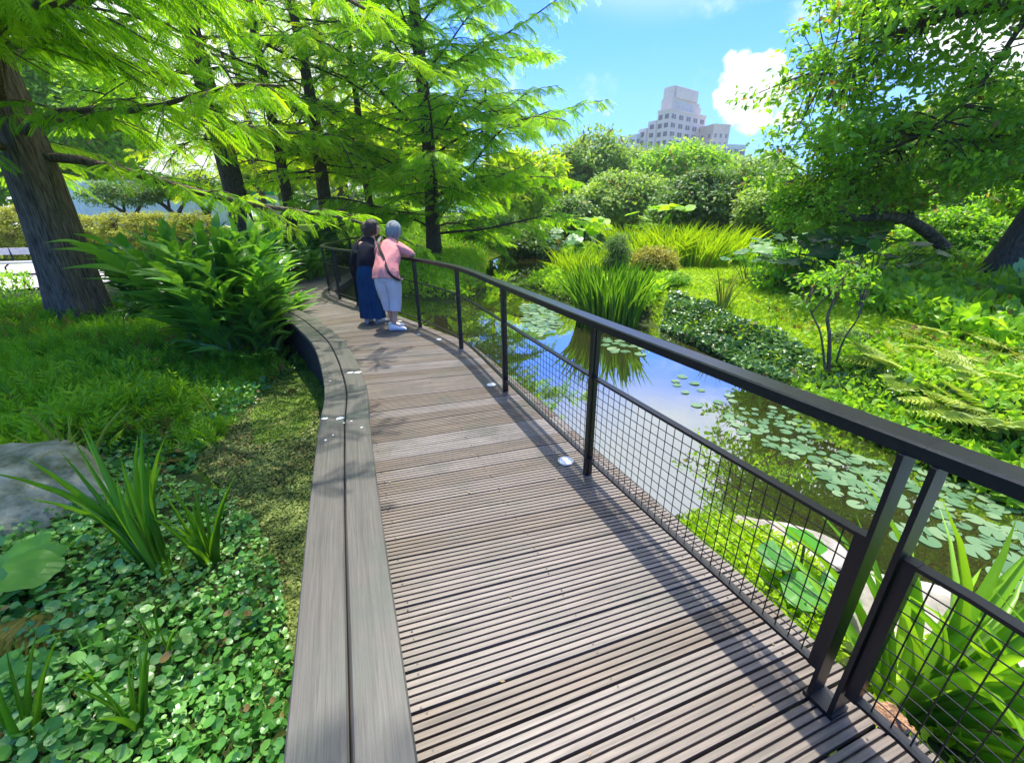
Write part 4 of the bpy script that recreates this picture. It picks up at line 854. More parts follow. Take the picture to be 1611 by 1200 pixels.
# irises at the left
blades('iris', at_h(-2.08, 1.86), 28, .92, .030, M['reed'], 1, 'fan of broad upright sword leaves beside the boulder at the left', spread=.42, base_r=.06, bend=(.03, .32), aim=(-.30, .12, 0), tint=(.6, .2))
blades('iris', at_h(-1.92, 2.02), 16, .62, .022, M['reed'], 2, 'narrow upright sheaf of green blades right of the broad sword leaves', spread=.32, base_r=.05, bend=(.02, .2))
tg = 'thin grassy tufts among the round leaves'
for k, (px, py, L_, lb) in enumerate([(262, 1035, .34, 'thin grass tuft rising from the round leaves below the sword leaves'), (225, 1160, .50, 'thin long-bladed tuft near the lower left among round leaves'), (60, 1200, .55, 'dark thin blades at the very bottom left corner'), (175, 1100, .34, 'small thin tuft left of the long-bladed tuft at the lower left')]):
    p = G(px, py, -.38); blades('grass_tuft', (p[0], p[1], -.40), 10, L_, .013, M['reed'], 10 + k, lb, 'grass tuft', spread=.5, base_r=.02, bend=(.05, .3), group=tg)
blades('grass_tuft', (-3.7, 3.0, -.4), 12, .75, .02, M['fern'], 15, 'pale thin blades standing behind the boulder', 'grass tuft', spread=.6, base_r=.06, bend=(.05, .3), group=tg)
for k, (x, y, n, L_, lb) in enumerate([(-3.3, 4.3, 8, .45, 'few thin stalks in the feathery plants nearest the duckweed'), (-5.0, 4.3, 10, .5, 'thin stalks in the middle of the feathery plants')]):
    blades('grass_tuft', at_h(x, y), n, L_, .010, M['fern'], 40 + k, lb, 'grass tuft', spread=.4, base_r=.15, bend=(.05, .3), group=tg)
# iris at the lower right outside the rail
blades('iris', (1.62, 1.10, -.37), 44, 1.05, .048, M['reed'], 3, 'big clump of broad bright sword leaves outside the railing at the lower right', spread=.55, base_r=.09, bend=(.10, .6), tint=(.8, .18), aim=(.42, -.12, 0))
blades('iris', (1.95, .85, -.37), 32, .8, .04, M['reed'], 4, 'second clump of sword leaves right of the big one, at the right edge', spread=.7, base_r=.10, bend=(.15, .7), tint=(.75, .2), aim=(.2, -.1, 0))
# reeds in the pond
blades('reed_clump', (1.92, 8.15, WZ), 420, 1.2, .024, M['reed'], 5, 'dense fan of dark green reeds standing in the pond, mirrored in the water', 'reeds', spread=.34, base_r=.62, bend=(.02, .28))
rg_ = 'light green reeds behind the bushes on the spit'
for k, (px, py, y, n, L_, lb) in enumerate([(1010, 430, 13.6, 170, 1.25, 'light reeds left of the middle, behind the reddish bush'), (1055, 430, 13.2, 200, 1.35, 'tall light reeds in the middle behind the reddish bush'), (1100, 430, 12.8, 200, 1.25, 'light reeds right of the reddish bush'),
        (1135, 428, 13.5, 140, 1.2, 'light reeds with dry tips at the right end of the row'), (925, 440, 11.6, 110, .9, 'loose light reeds left of the round dark bush'), (985, 430, 14.5, 120, 1.4, 'light reeds seen behind the round dark bush'), (900, 440, 12.6, 70, .9, 'short light reeds at the tip of the spit')]):
    x = AT(px, py, y)[0]; blades('reed_clump', at_h(x, y), int(n * 1.5), L_, .026, M['grass'], 50 + k, lb, 'reeds', spread=.42, base_r=.6, bend=(.05, .45), group=rg_, tint=(.6, .2))
# bushes on the spit
def bush(px0, px1, pyt, pyb, y, m, label, seed, lf, nc, per, cl, name='bush', lw=.5):
    o = blob(name, px0, px1, pyt, pyb, y, m, label, seed, lf=lf, nc=nc, per=per, cl=cl, lumps=4, cat='bush', lw=lw, depth=1.0, group=None); return o
bush(940, 998, 366, 440, 11.0, M['dark'], 'small round clipped-looking dark bush on the spit', 81, .05, 170, 60, .16, lw=.4)
bush(985, 1062, 388, 450, 10.6, M['rust'], 'reddish yellow bush right of the small round dark bush', 82, .065, 200, 50, .18)
bush(905, 960, 418, 455, 11.2, M['dark'], 'low pale-flecked bush behind the pond reeds', 83, .06, 90, 50, .15)
bush(1020, 1085, 430, 470, 9.8, M['broad'], 'low green bush below the reddish bush', 84, .06, 120, 50, .15)
bush(1175, 1300, 425, 478, 9.4, M['dark'], 'dark leafy mound under the big leaves on the right bank', 85, .08, 240, 50, .2)
bush(1300, 1372, 525, 572, 5.3, M['dark'], 'small dark low bush behind the three-stemmed shrub', 86, .045, 110, 45, .10)
bush(1370, 1500, 385, 450, 9.6, M['broad'], 'leafy mound left of the leaning trunk', 87, .09, 260, 46, .2)
blades('spiky_plant', at_h(3.9, 7.6), 40, .75, .014, M['fern'], 60, 'upright yellowish spiky plant on the bright grass', spread=.4, base_r=.08, bend=(.02, .2), tint=(.7, .2))
# the three-stemmed shrub on the bank
sx, sy = 3.86, 4.66; sz = H_(sx, sy)
def off(px, py, y): p = AT(px, py, y); return (p[0] - sx, p[1] - sy, p[2] - sz)
sh = leafy('slender_shrub', [([(0, 0, -.05), off(1305, 530, 4.75), off(1302, 495, 4.8), off(1325, 455, 4.8)], [.026, .022, .018, .008]), ([(-.02, 0, -.05), off(1292, 530, 4.7), off(1280, 500, 4.7), off(1268, 470, 4.8)], [.016, .013, .010, .006]),
    ([(.02, 0, -.05), off(1325, 540, 4.7), off(1350, 500, 4.7), off(1356, 480, 4.8)], [.014, .011, .009, .005])],
    [(off(1310, 445, 4.9), (.42, .4, .16)), (off(1270, 470, 4.8), (.16, .15, .07)), (off(1350, 470, 4.8), (.18, .15, .08)), (off(1330, 425, 5.0), (.3, .3, .12))], .075, .5, 16, .11, 88, M['broad'], M['bark'], nclump=46, flat=.5, shell=.3)
sh.location = (sx, sy, sz); tag(sh, 'slender shrub with three bare stems on the bright grass', 'shrub')
# ferns
def T_frond(k=14, bend=.35, wl=.30):
    V, F = [], []
    for i in range(k):
        t = .12 + .88 * i / k; z = -bend * t ** 2; l = wl * math.sin(math.pi * (.25 + .72 * t)) ** .8
        for s in (1, -1):
            b = len(V); w_ = .42 / k
            V += [(t - w_, 0, z), (t + .02 + .25 * l, s * l, z - .12 * l - .02), (t + w_, 0, z - bend * 2 * t * w_), (t + .02 + .12 * l - w_ * .6, s * l * .5, z + .01)]
            F.append([b, b + 3, b + 1, b + 2] if s > 0 else [b, b + 2, b + 1, b + 3])
    b = len(V); V += [(0, .012, 0), (0, -.012, 0), (1, 0, -bend), (.5, 0, -bend * .25 + .005)]; F.append([b, b + 1, b + 2, b + 3])
    return np.array(V, float), F
def fern(c, n, L_, m, seed, label, el=(.25, 1.0), group=None, aim=None):
    rng = np.random.default_rng(seed); b = MB(); an = np.arange(n) * 2.399 + rng.random(n) * .5; e = rng.uniform(el[0], el[1], n)
    D = np.stack([np.cos(an), np.sin(an), e], 1)
    if aim: D += np.array(aim)
    b.scatter(*T_frond(16), np.zeros((n, 3)), D, Z3 + rng.normal(0, .15, (n, 3)), L_ * rng.uniform(.7, 1.15, n), rng.random(n))
    o = b.build('fern', m); o.location = c; return tag(o, label, 'fern', group)
fg = 'ferns on the right bank'
for k, (px, py, L_, n, lb) in enumerate([(1430, 590, .62, 30, 'spreading fern with arching fronds right of the three-stemmed shrub'), (1500, 575, .6, 30, 'fern behind the spreading fern, toward the leaning trunk'), (1560, 610, .6, 28, 'yellowish fern near the right edge'), (1590, 660, .55, 26, 'dark-based fern at the right edge, lowest of the group'), (1470, 545, .5, 26, 'small fern at the back of the group'), (1600, 580, .6, 26, 'yellowish fern cut by the right edge, highest of the group'), (1530, 640, .45, 22, 'fern drooping toward the pond below the others')]):
    p = G(px, py, -.12); fern((p[0], p[1], H_(p[0], p[1]) + .02), n, L_, M['fern'], 90 + k, lb, group=fg)
p = G(-70, 1015, -.15); fern((p[0], p[1], -.17), 3, .46, M['fernbrown'], 99, 'brownish fern frond at the left edge among round leaves', (.0, .15), aim=(2.2, .1, .0))
p = G(175, 1000, -.36); fern((p[0], p[1], -.34), 5, .20, M['feather'], 98, 'little green fern above the brownish frond', (.2, .5))

def lancey(name, c, nst, hgt, rad, ll, lw, m, seed, label, cat='plant', spread=.5, per=9, group=None, bend=.45, tilt=None):
    """leafy stems that arch outward with lance leaves on both sides"""
    rng = np.random.default_rng(seed); st = MB(); P, D, N, S, A = [], [], [], [], []
    for k in range(nst):
        an = rng.random() * 6.283; r = rad * math.sqrt(rng.random()); d = np.array([math.cos(an), math.sin(an), 0]); b0 = d * r + [0, 0, -.05]
        h = hgt * rng.uniform(.6, 1.08); lean = spread * rng.uniform(.3, 1.3) * (.4 + r / rad); u = np.linspace(0, 1, 7)
        Q = b0 + d * (lean * h * u ** 1.7)[:, None] + Z3 * (h * (u - .12 * u ** 3))[:, None]
        if tilt is not None: Q = Q + np.array(tilt) * (u ** 1.5)[:, None] * h
        st.tube(Q, .010 * (1.2 - u), 5)
        n = per + int(rng.integers(0, 4)); us = np.linspace(.22, 1, n); pp_ = np.stack([np.interp(us, u, Q[:, j]) for j in range(3)], 1)
        side = np.array([math.cos(an + 1.57 + rng.normal(0, .6)), math.sin(an + 1.57 + rng.normal(0, .6)), 0]); sg = np.where(np.arange(n) % 2, 1, -1)[:, None]
        tdir = norm(np.gradient(Q, axis=0)); td = np.stack([np.interp(us, u, tdir[:, j]) for j in range(3)], 1)
        D.append(td * (1.25 + .4 * us[:, None]) + side * sg * (.75 - .3 * us[:, None]) + d * .12 + rng.normal(0, .12, (n, 3))); P.append(pp_)
        N.append(Z3 * 1.0 + td * .3 - side * sg * .4 + rng.normal(0, .25, (n, 3))); S.append(ll * rng.uniform(.7, 1.15, n) * np.sin(math.pi * (.25 + .6 * us))); A.append(np.clip(rng.normal(.45, .2) + rng.normal(0, .12, n), .03 if rng.random() < .985 else 0, 1))
    P, D, N, S, A = [np.concatenate(v) for v in (P, D, N, S, A)]; b = MB()
    b.scatter(*T_lance(6, bend, .16, 'lance', 2.0), P, D, N, np.stack([S, np.full(len(S), lw) * (S / ll) ** .5, S], 1), A)
    root = thing(name, c, label, cat, group); st.build('stem', M['stem'], root, True); b.build('leaves', m, root, True); return root
lancey('ginger_lily', at_h(-3.95, 6.0), 40, 1.65, .42, .64, .16, M['ginger'], 1, 'large ginger clump with long lance leaves beside the bench, right half of the pair', spread=.26, per=10)
lancey('ginger_lily', at_h(-4.6, 6.5), 46, 1.95, .5, .68, .165, M['ginger'], 2, 'large ginger clump with long lance leaves, left half of the pair beside the bench', spread=.26, per=10)
lancey('ginger_lily', at_h(-3.75, 5.7), 10, .70, .25, .5, .09, M['ginger'], 3, 'low ginger shoots drooping over the dark water beside the bench', spread=.6, per=6)
lancey('ginger_lily', at_h(-4.35, 7.6), 14, 1.1, .3, .6, .085, M['ginger'], 4, 'ginger shoots leaning over the bench beyond the big pair', spread=.5, per=7)
dg = 'dark strap-leaved clumps behind the ginger'
for k, (x, y, h_, n, lb) in enumerate([(-7.2, 9.4, 1.5, 30, 'dark strap-leaved clump behind the left half of the ginger'), (-6.3, 10.4, 1.6, 34, 'dark clump between the ginger and the railing bend'), (-7.4, 11.4, 1.75, 34, 'dark tall clump at the foot of the slender trunk'), (-5.9, 11.9, 1.5, 30, 'dark clump against the far side of the railing bend'),
        (-6.6, 13.4, 1.7, 32, 'dark clump in front of the third trunk'), (-5.2, 14.6, 1.4, 24, 'dark clump behind the heads of the women'), (-8.6, 10.2, 1.3, 26, 'dark clump at the foot of the thick second trunk'), (-8.9, 12.6, 1.6, 26, 'dark clump farther back between the first two trunks')]):
    lancey('strap_leaf_clump', at_h(x, y), n, h_, .6, .62, .085, M['gingerdk'] if k != 3 else M['ginger'], 20 + k, lb, spread=.35, per=8, group=dg, bend=.55)
lancey('strap_leaf_clump', at_h(-7.2, 8.3), 12, .55, .3, .50, .09, M['gingerdk'], 31, 'low dark broad-leaved clump right of the massive trunk before the pale path', spread=.7, per=7, bend=.6, tilt=(-.3, 0, 0))

# big round or lobed leaves on stalks
def T_big(n=16, cup=.16, notch=.35, wav=.05, lobes=0):
    V = [(0, 0, -cup * .6)]; F = []
    for ring, rr_ in ((0, .5), (1, 1.0)):
        for i in range(n):
            a = 2 * np.pi * i / n; r = rr_ * (1 + wav * math.sin(5 * a + ring)) * (1 + (.20 * math.cos(lobes * a) if lobes and ring else 0)); q = math.cos(a)
            r *= 1 - notch * max(0, (-q - .75) / .25); V.append((r * q * 1.12, r * math.sin(a), (-cup * .25 if ring == 0 else wav * math.sin(7 * a)) - (.12 * max(0, q) if ring else 0)))
    for i in range(n): F.append([0, 1 + i, 1 + (i + 1) % n, 0])
    q4 = [[1 + i, 1 + n + i, 1 + n + (i + 1) % n, 1 + (i + 1) % n] for i in range(n)]
    return np.array(V), [f[:3] for f in F], q4
def bigleaf(name, c, spec, m, label, seed, cat='plant', group=None, lobes=0, cup=.16):
    rng = np.random.default_rng(seed); root = thing(name, c, label, cat, group); V, F3, F4 = T_big(20, cup, .5, .05, lobes); b = MB(); st = MB()
    for (dx, dy, h, r, nx_, ny_) in spec:
        p = np.array([[dx, dy, h]]); D = np.array([[math.cos(rng.random() * 6) + nx_ * 2, math.sin(rng.random() * 6) + ny_ * 2, -.2]]); N = np.array([[nx_, ny_, 1.0]]); t = np.array([rng.random()])
        b.scatter(V, F3, p, D, N, np.array([r]), t); b.scatter(V, F4, p, D, N, np.array([r]), t)
        st.tube(curve([(dx * .25, dy * .25, -.05), (dx * .6, dy * .6, h * .6), (dx, dy, h - cup * r * .6)], 7), np.linspace(.009, .006, 7) * (1 + r), 6)
    st.build('stalk', M['stem'], root, True); b.build('leaves', m, root, True); return root
bigleaf('lotus', (1.50, 1.62, -.38), [(-.10, .08, .28, .09, -.4, -.4), (.06, .12, .34, .10, .3, .1), (-.04, -.08, .20, .10, -.8, -.6), (.12, -.06, .18, .11, .2, -.9), (.20, .02, .12, .085, .5, -.2), (.04, -.18, .09, .075, 0, -.9)], M['lotus'], 'bright green lotus leaves standing just outside the railing', 1, group=None)
gr = np.random.default_rng(5)
def many(n, rx, ry, h0, h1, r0, r1, sd): g_ = np.random.default_rng(sd); return [(g_.uniform(-rx, rx), g_.uniform(-ry, ry), g_.uniform(h0, h1), g_.uniform(r0, r1), g_.normal(0, .35), g_.normal(-.25, .35)) for _ in range(n)]
bg_ = 'big-leaved plants across the pond'
for k, (px, py, y, n, rx, h0, h1, r0, r1, lb) in enumerate([(905, 400, 18.5, 26, 1.5, .5, 1.25, .18, .34, 'big rounded leaves above the far boulders'), (960, 395, 17.5, 24, 1.4, .6, 1.5, .18, .36, 'broad bright leaves right of the far boulders'), (1030, 385, 17.0, 18, 1.2, 1.0, 1.9, .2, .38, 'broad leaves standing behind the tall light reeds'),
        (1245, 455, 9.2, 12, .8, .55, 1.1, .13, .27, 'glossy dark big leaves on the right bank'), (1300, 440, 9.0, 14, .9, .7, 1.3, .12, .24, 'big leaves right of the glossy dark ones'), (1370, 455, 8.6, 14, .9, .5, 1.1, .09, .18, 'mid-sized broad leaves before the mossy branch'), (1180, 450, 10.2, 10, .8, .4, 1.0, .1, .2, 'broad leaves at the left end of the right bank group'), (1585, 560, 5.6, 10, .5, .4, .9, .12, .22, 'broad dark leaves at the right edge above the ferns')]):
    x = AT(px, py, y)[0]; bigleaf('broad_leaf_plant', at_h(x, y), many(n if k < 3 else int(n * 1.7), rx, rx * .7, h0, h1, r0, r1, 60 + k), M['taro'] if k not in (1, 2) else M['fresh'], lb, 70 + k, group=bg_, lobes=5 if k in (3, 4) else 0)
bigleaf('taro', (-2.62, 1.70, -.30), [(-.10, .12, .16, .15, .1, -.3), (.04, -.02, .2, .12, .3, -.2), (-.22, .0, .14, .14, 0, -.4), (-.05, -.14, .1, .12, .2, -.3)], M['lotus'], 'big pale green leaves cut by the left edge below the boulder', 7, cup=.05)
bigleaf('taro', (-2.05, 1.06, -.33), [(-.10, .10, .14, .14, .1, -.3), (-.22, .02, .12, .15, 0, -.4), (-.02, .02, .08, .10, .2, -.3)], M['lotus'], 'big soft green leaves cut by the left edge, lowest ones', 8, cup=.05)
bigleaf('seedling', at_h(3.72, 3.35), [(-.07, 0, .18, .06, -.3, -.3), (.06, .02, .22, .065, .3, -.1), (0, -.07, .12, .055, 0, -.6), (.05, .08, .14, .05, .4, .3)], M['lotus'], 'small bright broad-leaved sprig above the near end of the far shore', 9)

# dry leaf on the deck edge
b = MB(); V, F3, F4 = T_big(16, -.35, .3, .10, 0); b.scatter(V, F3, np.array([[0, 0, 0]]), np.array([[.8, -.5, .1]]), np.array([[-.4, -.5, 1.0]]), np.array([.062]), [.3]); b.scatter(V, F4, np.array([[0, 0, 0]]), np.array([[.8, -.5, .1]]), np.array([[-.4, -.5, 1]]), np.array([.062]), [.6])
b.scatter(V, F4, np.array([[.05, -.03, .01]]), np.array([[.3, -.9, .1]]), np.array([[.5, .3, 1.0]]), np.array([.04]), [.8])
M['dry'] = principled('dry_leaf_brown', (.32, .17, .08), .8, var=.5, scale=30, bump=.8, bscale=60)
dl = b.build('dry_leaf', M['dry'], smooth=True); dl.scale = (.72, .72, .72); dl.location = G(1398, 1128, .03); tag(dl, 'curled brown dry leaf lying at the deck edge under the railing', 'dry leaf')

# lily pads
pr = np.random.default_rng(77); V = [(0, 0, .002)]; n = 22
for i in range(n + 1):
    a = math.radians(14) + (2 * np.pi - math.radians(28)) * i / n; V.append((math.cos(a) * (1 + .02 * math.sin(5 * a)), math.sin(a), .03 + .02 * math.sin(3 * a + 1)))
for i in range(n + 1):
    a = math.radians(14) + (2 * np.pi - math.radians(28)) * i / n; V.append((math.cos(a) * .6, math.sin(a) * .6, .004))
padF4 = [[1 + n + 1 + i, 1 + i, 2 + i, 2 + n + 1 + i] for i in range(n)]; padF3 = [[0, n + 2 + i, n + 3 + i] for i in range(n)]
protos = []
for t in (.15, .4, .65, .9):
    b = MB(); b.add(V, padF4, t); 
    b.L.append(np.array(padF3).ravel()); b.T.append(np.full(len(padF3), 3)); b.A.append(np.full(len(padF3), t)); protos.append(b.build('lily_pad', M['pad'], smooth=True))
def padzone(poly, n, r0, r1, sd, used):
    g_ = np.random.default_rng(sd); out = []; it = 0
    while len(out) < n and it < 6000:
        it += 1; p = poly.min(0) + (poly.max(0) - poly.min(0)) * g_.random(2); r = g_.uniform(r0, r1)
        if not inside(poly, np.array([p[0]]), np.array([p[1]]))[0]: continue
        if any((p[0] - q[0]) ** 2 + (p[1] - q[1]) ** 2 < (.72 * (r + q[2])) ** 2 for q in used): continue
        used.append((p[0], p[1], r)); out.append((p[0], p[1], r))
    return out
used = []; zones = [
    (wpoly([(1335, 715), (1440, 735), (1640, 810), (1640, 880), (1540, 850), (1440, 800), (1350, 800), (1290, 760), (1240, 700)], WZ), 95, .035, .072, 1, 'in the crowded band under the handrail'),
    (wpoly([(1420, 800), (1640, 880), (1640, 950), (1560, 900), (1500, 855), (1415, 850)], WZ), 14, .06, .085, 2, 'seen behind the pair of posts'),
    (wpoly([(1140, 640), (1240, 640), (1300, 700), (1240, 730), (1130, 665)], WZ), 50, .03, .06, 3, 'in the open patch in mid pond'),
    (wpoly([(1040, 580), (1110, 600), (1180, 640), (1100, 660), (1060, 610)], WZ), 10, .04, .065, 4, 'on the blue sky reflection'),
    (wpoly([(940, 530), (1010, 535), (1010, 560), (950, 555)], WZ), 13, .07, .11, 5, 'in the reflection of the reeds'),
    (wpoly([(822, 478), (868, 482), (885, 510), (850, 530), (822, 505)], WZ), 70, .06, .12, 6, 'in the dense patch left of the reeds')]
first = {}
for poly, n_, r0, r1, sd_, lb in zones:
    for (x, y, r) in padzone(poly, n_, r0, r1, sd_, used):
        k = int(pr.integers(0, 4)); o = protos[k] if k not in first else protos[k].copy()
        if k in first: C.objects.link(o)
        first[k] = 1; o.location = (x, y, WZ + .004 + .006 * pr.random()); q_ = .86 + .2 * pr.random(); o.scale = (r, r * q_, r * .8); o.rotation_euler = (pr.normal(0, .035), pr.normal(0, .035), pr.random() * 6.28)
        f_ = (r - r0) / (r1 - r0); sz_ = 'small' if f_ < .33 else ('large' if f_ > .72 else 'medium'); sh_ = ('dark green', 'mid green', 'light green', 'palest green')[k]
        tag(o, f'{sz_} {sh_} lily pad {lb}', 'lily pad', f'lily pads {lb}')

# ================================================================ buildings
M['tower'] = principled('pale_pink_grey_tile', (.60, .48, .41), .8, var=.06, scale=.5)
M['tower2'] = principled('pale_blue_grey_render', (.50, .54, .60), .8, var=.06, scale=.5)
M['peach'] = principled('peach_render', (.58, .44, .34), .8, var=.06, scale=.5)
M['winglass'] = principled('window_glass', (.03, .033, .04), .35, spec=.4)
M['frame'] = principled('window_frame_white', (.55, .54, .54), .6)
def building(name, corner, ang, wd, dp, h, m, label, nx_, nz, nd, floor, ww, wh, side_w=.8, z0=0, topgap=2.2, vis=8):
    root = thing(name, (corner[0], corner[1], z0), label, 'building'); root.rotation_euler = (0, 0, ang)
    b = MB(); b.box((wd / 2, dp / 2, h / 2), (wd, dp, h)); b.build('wall', m, root)
    b = MB(); b.box((wd / 2, dp / 2, h + .35), (wd + .5, dp + .5, .7)); b.build('parapet', m, root)
    for fl in range(min(nz, vis)):
        z = h - topgap - fl * floor
        for i in range(nx_):
            x = wd * (i + .5) / nx_; b = MB(); b.box((x, -.02, z), (ww, .12, wh)); w_ = b.build('window', M['winglass'], root)
            b = MB(); b.box((x, -.10, z), (.12, .06, wh)); b.box((x, -.08, z + wh / 2 + .1), (ww + .3, .16, .2)); b.box((x, -.08, z - wh / 2 - .1), (ww + .3, .16, .2)); b.build('window_frame', M['frame'], w_)
        for i in range(nd):
            y = dp * (i + .5) / nd; b = MB(); b.box((-.02, y, z), (.12, side_w, wh)); b.build('window', M['winglass'], root)
    return root
A0 = AT(1055, 300, 217)
tw = building('tower_block', (73.0, 217.0), R(37), 29.5, 6.5, 44.0, M['tower'], 'tall pale grey-pink tower block with rows of square windows above the trees', 5, 9, 2, 3.45, 3.3, 1.9, 2.0, vis=8)
for (x, y, w_, d_, z, h_) in [(13.6, 4.2, 22.5, 5.5, 44.7, 4.6), (23, 4.2, 9, 4.5, 44.7, 3.4)]:
    b = MB(); b.box((x, y, z + h_ / 2), (w_, d_, h_)); b.build('penthouse', M['tower'], tw)
b = MB(); b.box((13.2, 4.3, 51.5), (19.4, 5.2, 4.5)); b.box((13.2, 4.3, 51.5), (17.6, 6.8, 4.3)); b.box((13.2, 4.3, 53.9), (18.6, 5.6, .5)); b.build('roof_storey', M['tower'], tw)
for k in range(9):
    b = MB(); b.box((5.2 + k * 1.75, 1.35, 46.9), (.55, .2, 3.4)); b.build('pilaster', M['frame'], tw)
for k, (o0, w_, h_) in enumerate([((-.6, 6.5), 6, 41.0), ((-1.4, 11), 6, 38.4)]):
    b = MB(); b.box((o0[0] + w_ / 2 + 2, o0[1] + 2.2, h_ / 2), (w_ + 4, 4.4, h_)); wg = b.build('wing', M['tower'], tw)
    for fl in range(6):
        b = MB(); b.box((o0[0] - .02, o0[1] + 2.2, h_ - 2.4 - fl * 3.45), (.12, 2.2, 1.9)); b.build('window', M['winglass'], wg)
building('apartment_block', (61.2, 226.0), R(30), 7.2, 14, 35.5, M['tower2'], 'lower bluish grey block left of the tall tower', 3, 6, 3, 3.4, 1.7, 1.7, 2.5, vis=6)
building('apartment_block', (95.6, 222.0), R(18), 9.5, 9, 38.5, M['peach'], 'plain peach-coloured block right of the tall tower, partly behind leaves', 3, 5, 2, 3.6, 1.1, 1.8, 1.2, topgap=4, vis=5)
building('office_block', (92.5, 205.0), R(18), 14, 9, 28.0, M['tower2'], 'low glassy grey building at the foot of the peach block', 4, 3, 2, 3.5, 2.4, 2.2, 2, vis=3)
# ---------------------------------------------------------------- back left: fence, notice board, hedges, bench, pruned trees
M['panel'] = principled('pale_corrugated_panel', (0.72, .78, .80), .5, var=.08, scale=.7)
M['green'] = principled('green_sign', (.02, .33, .16), .4)
M['signwhite'] = principled('sign_white', (.75, .8, .78), .5)
M['hedgem'] = M['yellow']
def fence_(p0, p1, h, n, label):
    p0, p1 = np.array(p0), np.array(p1); z = H_(*(p0 + p1) / 2); r = thing('panel_fence', (p0[0], p0[1], z - .1), label, 'fence'); d = p1 - p0; L_ = np.linalg.norm(d); a = math.atan2(d[1], d[0]); r.rotation_euler = (0, 0, a)
    for k in range(n):
        b = MB(); w_ = L_ / n - .02; xs = np.linspace(0, w_, 41); yy = .02 * np.sign(np.sin(xs * 2 * np.pi / .25)); 
        V = np.array([(x + k * L_ / n, y, z_) for z_ in (0, h) for x, y in zip(xs, yy)]); b.add(V, [[i, i + 1, i + 42, i + 41] for i in range(40)]); b.build('panel', M['panel'], r)
    for k in range(0, n + 1):
        b = MB(); b.box((k * L_ / n, .08, h / 2 + .05), (.08, .08, h + .1)); b.build('fence_post', M['signwhite'], r)
fence_(AT(95, 310, 27)[:2], AT(372, 320, 29)[:2], 2.7, 7, 'pale corrugated panel fence far behind the trees at the left')
def sign(px, y, w_, h_, zc, label):
    x = AT(px, 320, y)[0]; z = H_(x, y); r = thing('notice_board', (x, y, z), label, 'sign'); r.rotation_euler = (0, 0, math.atan2(x, y) * -1 * -1 * -1)
    b = MB(); b.box((0, 0, zc), (w_, .08, h_)); b.build('board', M['signwhite'], r)
    b = MB(); b.box((0, -.05, zc - .05 * h_), (w_ * .62, .03, h_ * .66)); gp_ = b.build('green_panel', M['green'], r)
    for k in range(5):
        b = MB(); b.box((0, -.07, zc + h_ * (.14 - k * .085)), (w_ * (.42 - .05 * (k % 2)), .012, .035)); b.build('text_line', M['signwhite'], gp_)
    b = MB(); b.box((0, -.02, zc + h_ * .58), (w_ * 1.1, .3, .14)); b.build('cap', M['green'], r)
    for sx_ in (-.42, .42): b = MB(); b.box((sx_ * w_, .0, (zc - h_ / 2) / 2), (.08, .1, zc - h_ / 2)); b.build('post', M['signwhite'], r)
sign(421, 25, 1.15, 1.25, 1.15, 'green and white notice board among the rear tree trunks')
def hedge(px0, px1, pyt, pyb, y, label, seed, m=None):
    a, b_ = AT(px0, pyb, y), AT(px1, pyb, y); top = AT((px0 + px1) / 2, pyt, y)[2]; cx_ = (a[0] + b_[0]) / 2; z0 = H_(cx_, y); hw_ = (b_[0] - a[0]) / 2; h = top - z0
    e = [((t * hw_, 0, h * .5), (hw_ * .22, .75, h * .52)) for t in np.linspace(-.85, .85, 7)]
    o = leafy('hedge', [([(t * hw_, 0, 0), (t * hw_ + .05, .05, h * .4), (t * hw_, 0, h * .75)], [.03, .02, .01]) for t in (-.7, -.35, 0, .35, .7)], e, .10, .6, 60, .22, seed, m or M['yellow'], M['barkdark'], nclump=620, flat=.6, shell=.75, zmin=.02)
    o.location = (cx_, y, z0); tag(o, label, 'hedge')
hedge(120, 345, 335, 400, 21.5, 'yellow-leaved hedge right of the massive trunk', 1)
hedge(-140, 75, 325, 402, 21, 'yellow-leaved hedge left of the massive trunk', 2)
hedge(560, 680, 330, 352, 30, 'low hedge far behind the women', 4, M['fresh'])
ug = 'pruned dark trees before the pale fence'
for k, (px, y, lb) in enumerate([(272, 24.5, 'small dark forked tree before the fence, left of the pair'), (323, 25.5, 'small dark forked tree before the fence, right of the pair'), (200, 24, 'small dark tree before the fence behind the massive tree')]):
    x = AT(px, 330, y)[0]; z = H_(x, y)
    o = leafy('forked_tree', [([(0, 0, -.2), (.05, 0, .7), (-.25, 0, 1.3), (-.9, 0, 1.8)], [.16, .14, .10, .05]), ([(.05, 0, .6), (.3, .1, 1.2), (.9, .1, 1.8)], [.12, .09, .04]), ([(-.2, 0, 1.2), (-.2, .2, 1.9), (.1, .2, 2.3)], [.08, .05, .03])],
        [((-.9, 0, 2.1), (1.2, 1.0, .45)), ((.7, 0, 2.1), (1.2, 1.0, .5)), ((0, 0, 2.5), (1.3, 1.1, .5))], .13, .55, 40, .4, 40 + k, M['dark'], M['barkdark'], nclump=150, flat=.5, shell=.4)
    o.location = (x, y, z); tag(o, lb, 'tree', ug)
M['palebark'] = principled('pale_bark', (.42, .38, .33), .85, var=.2, scale=10)
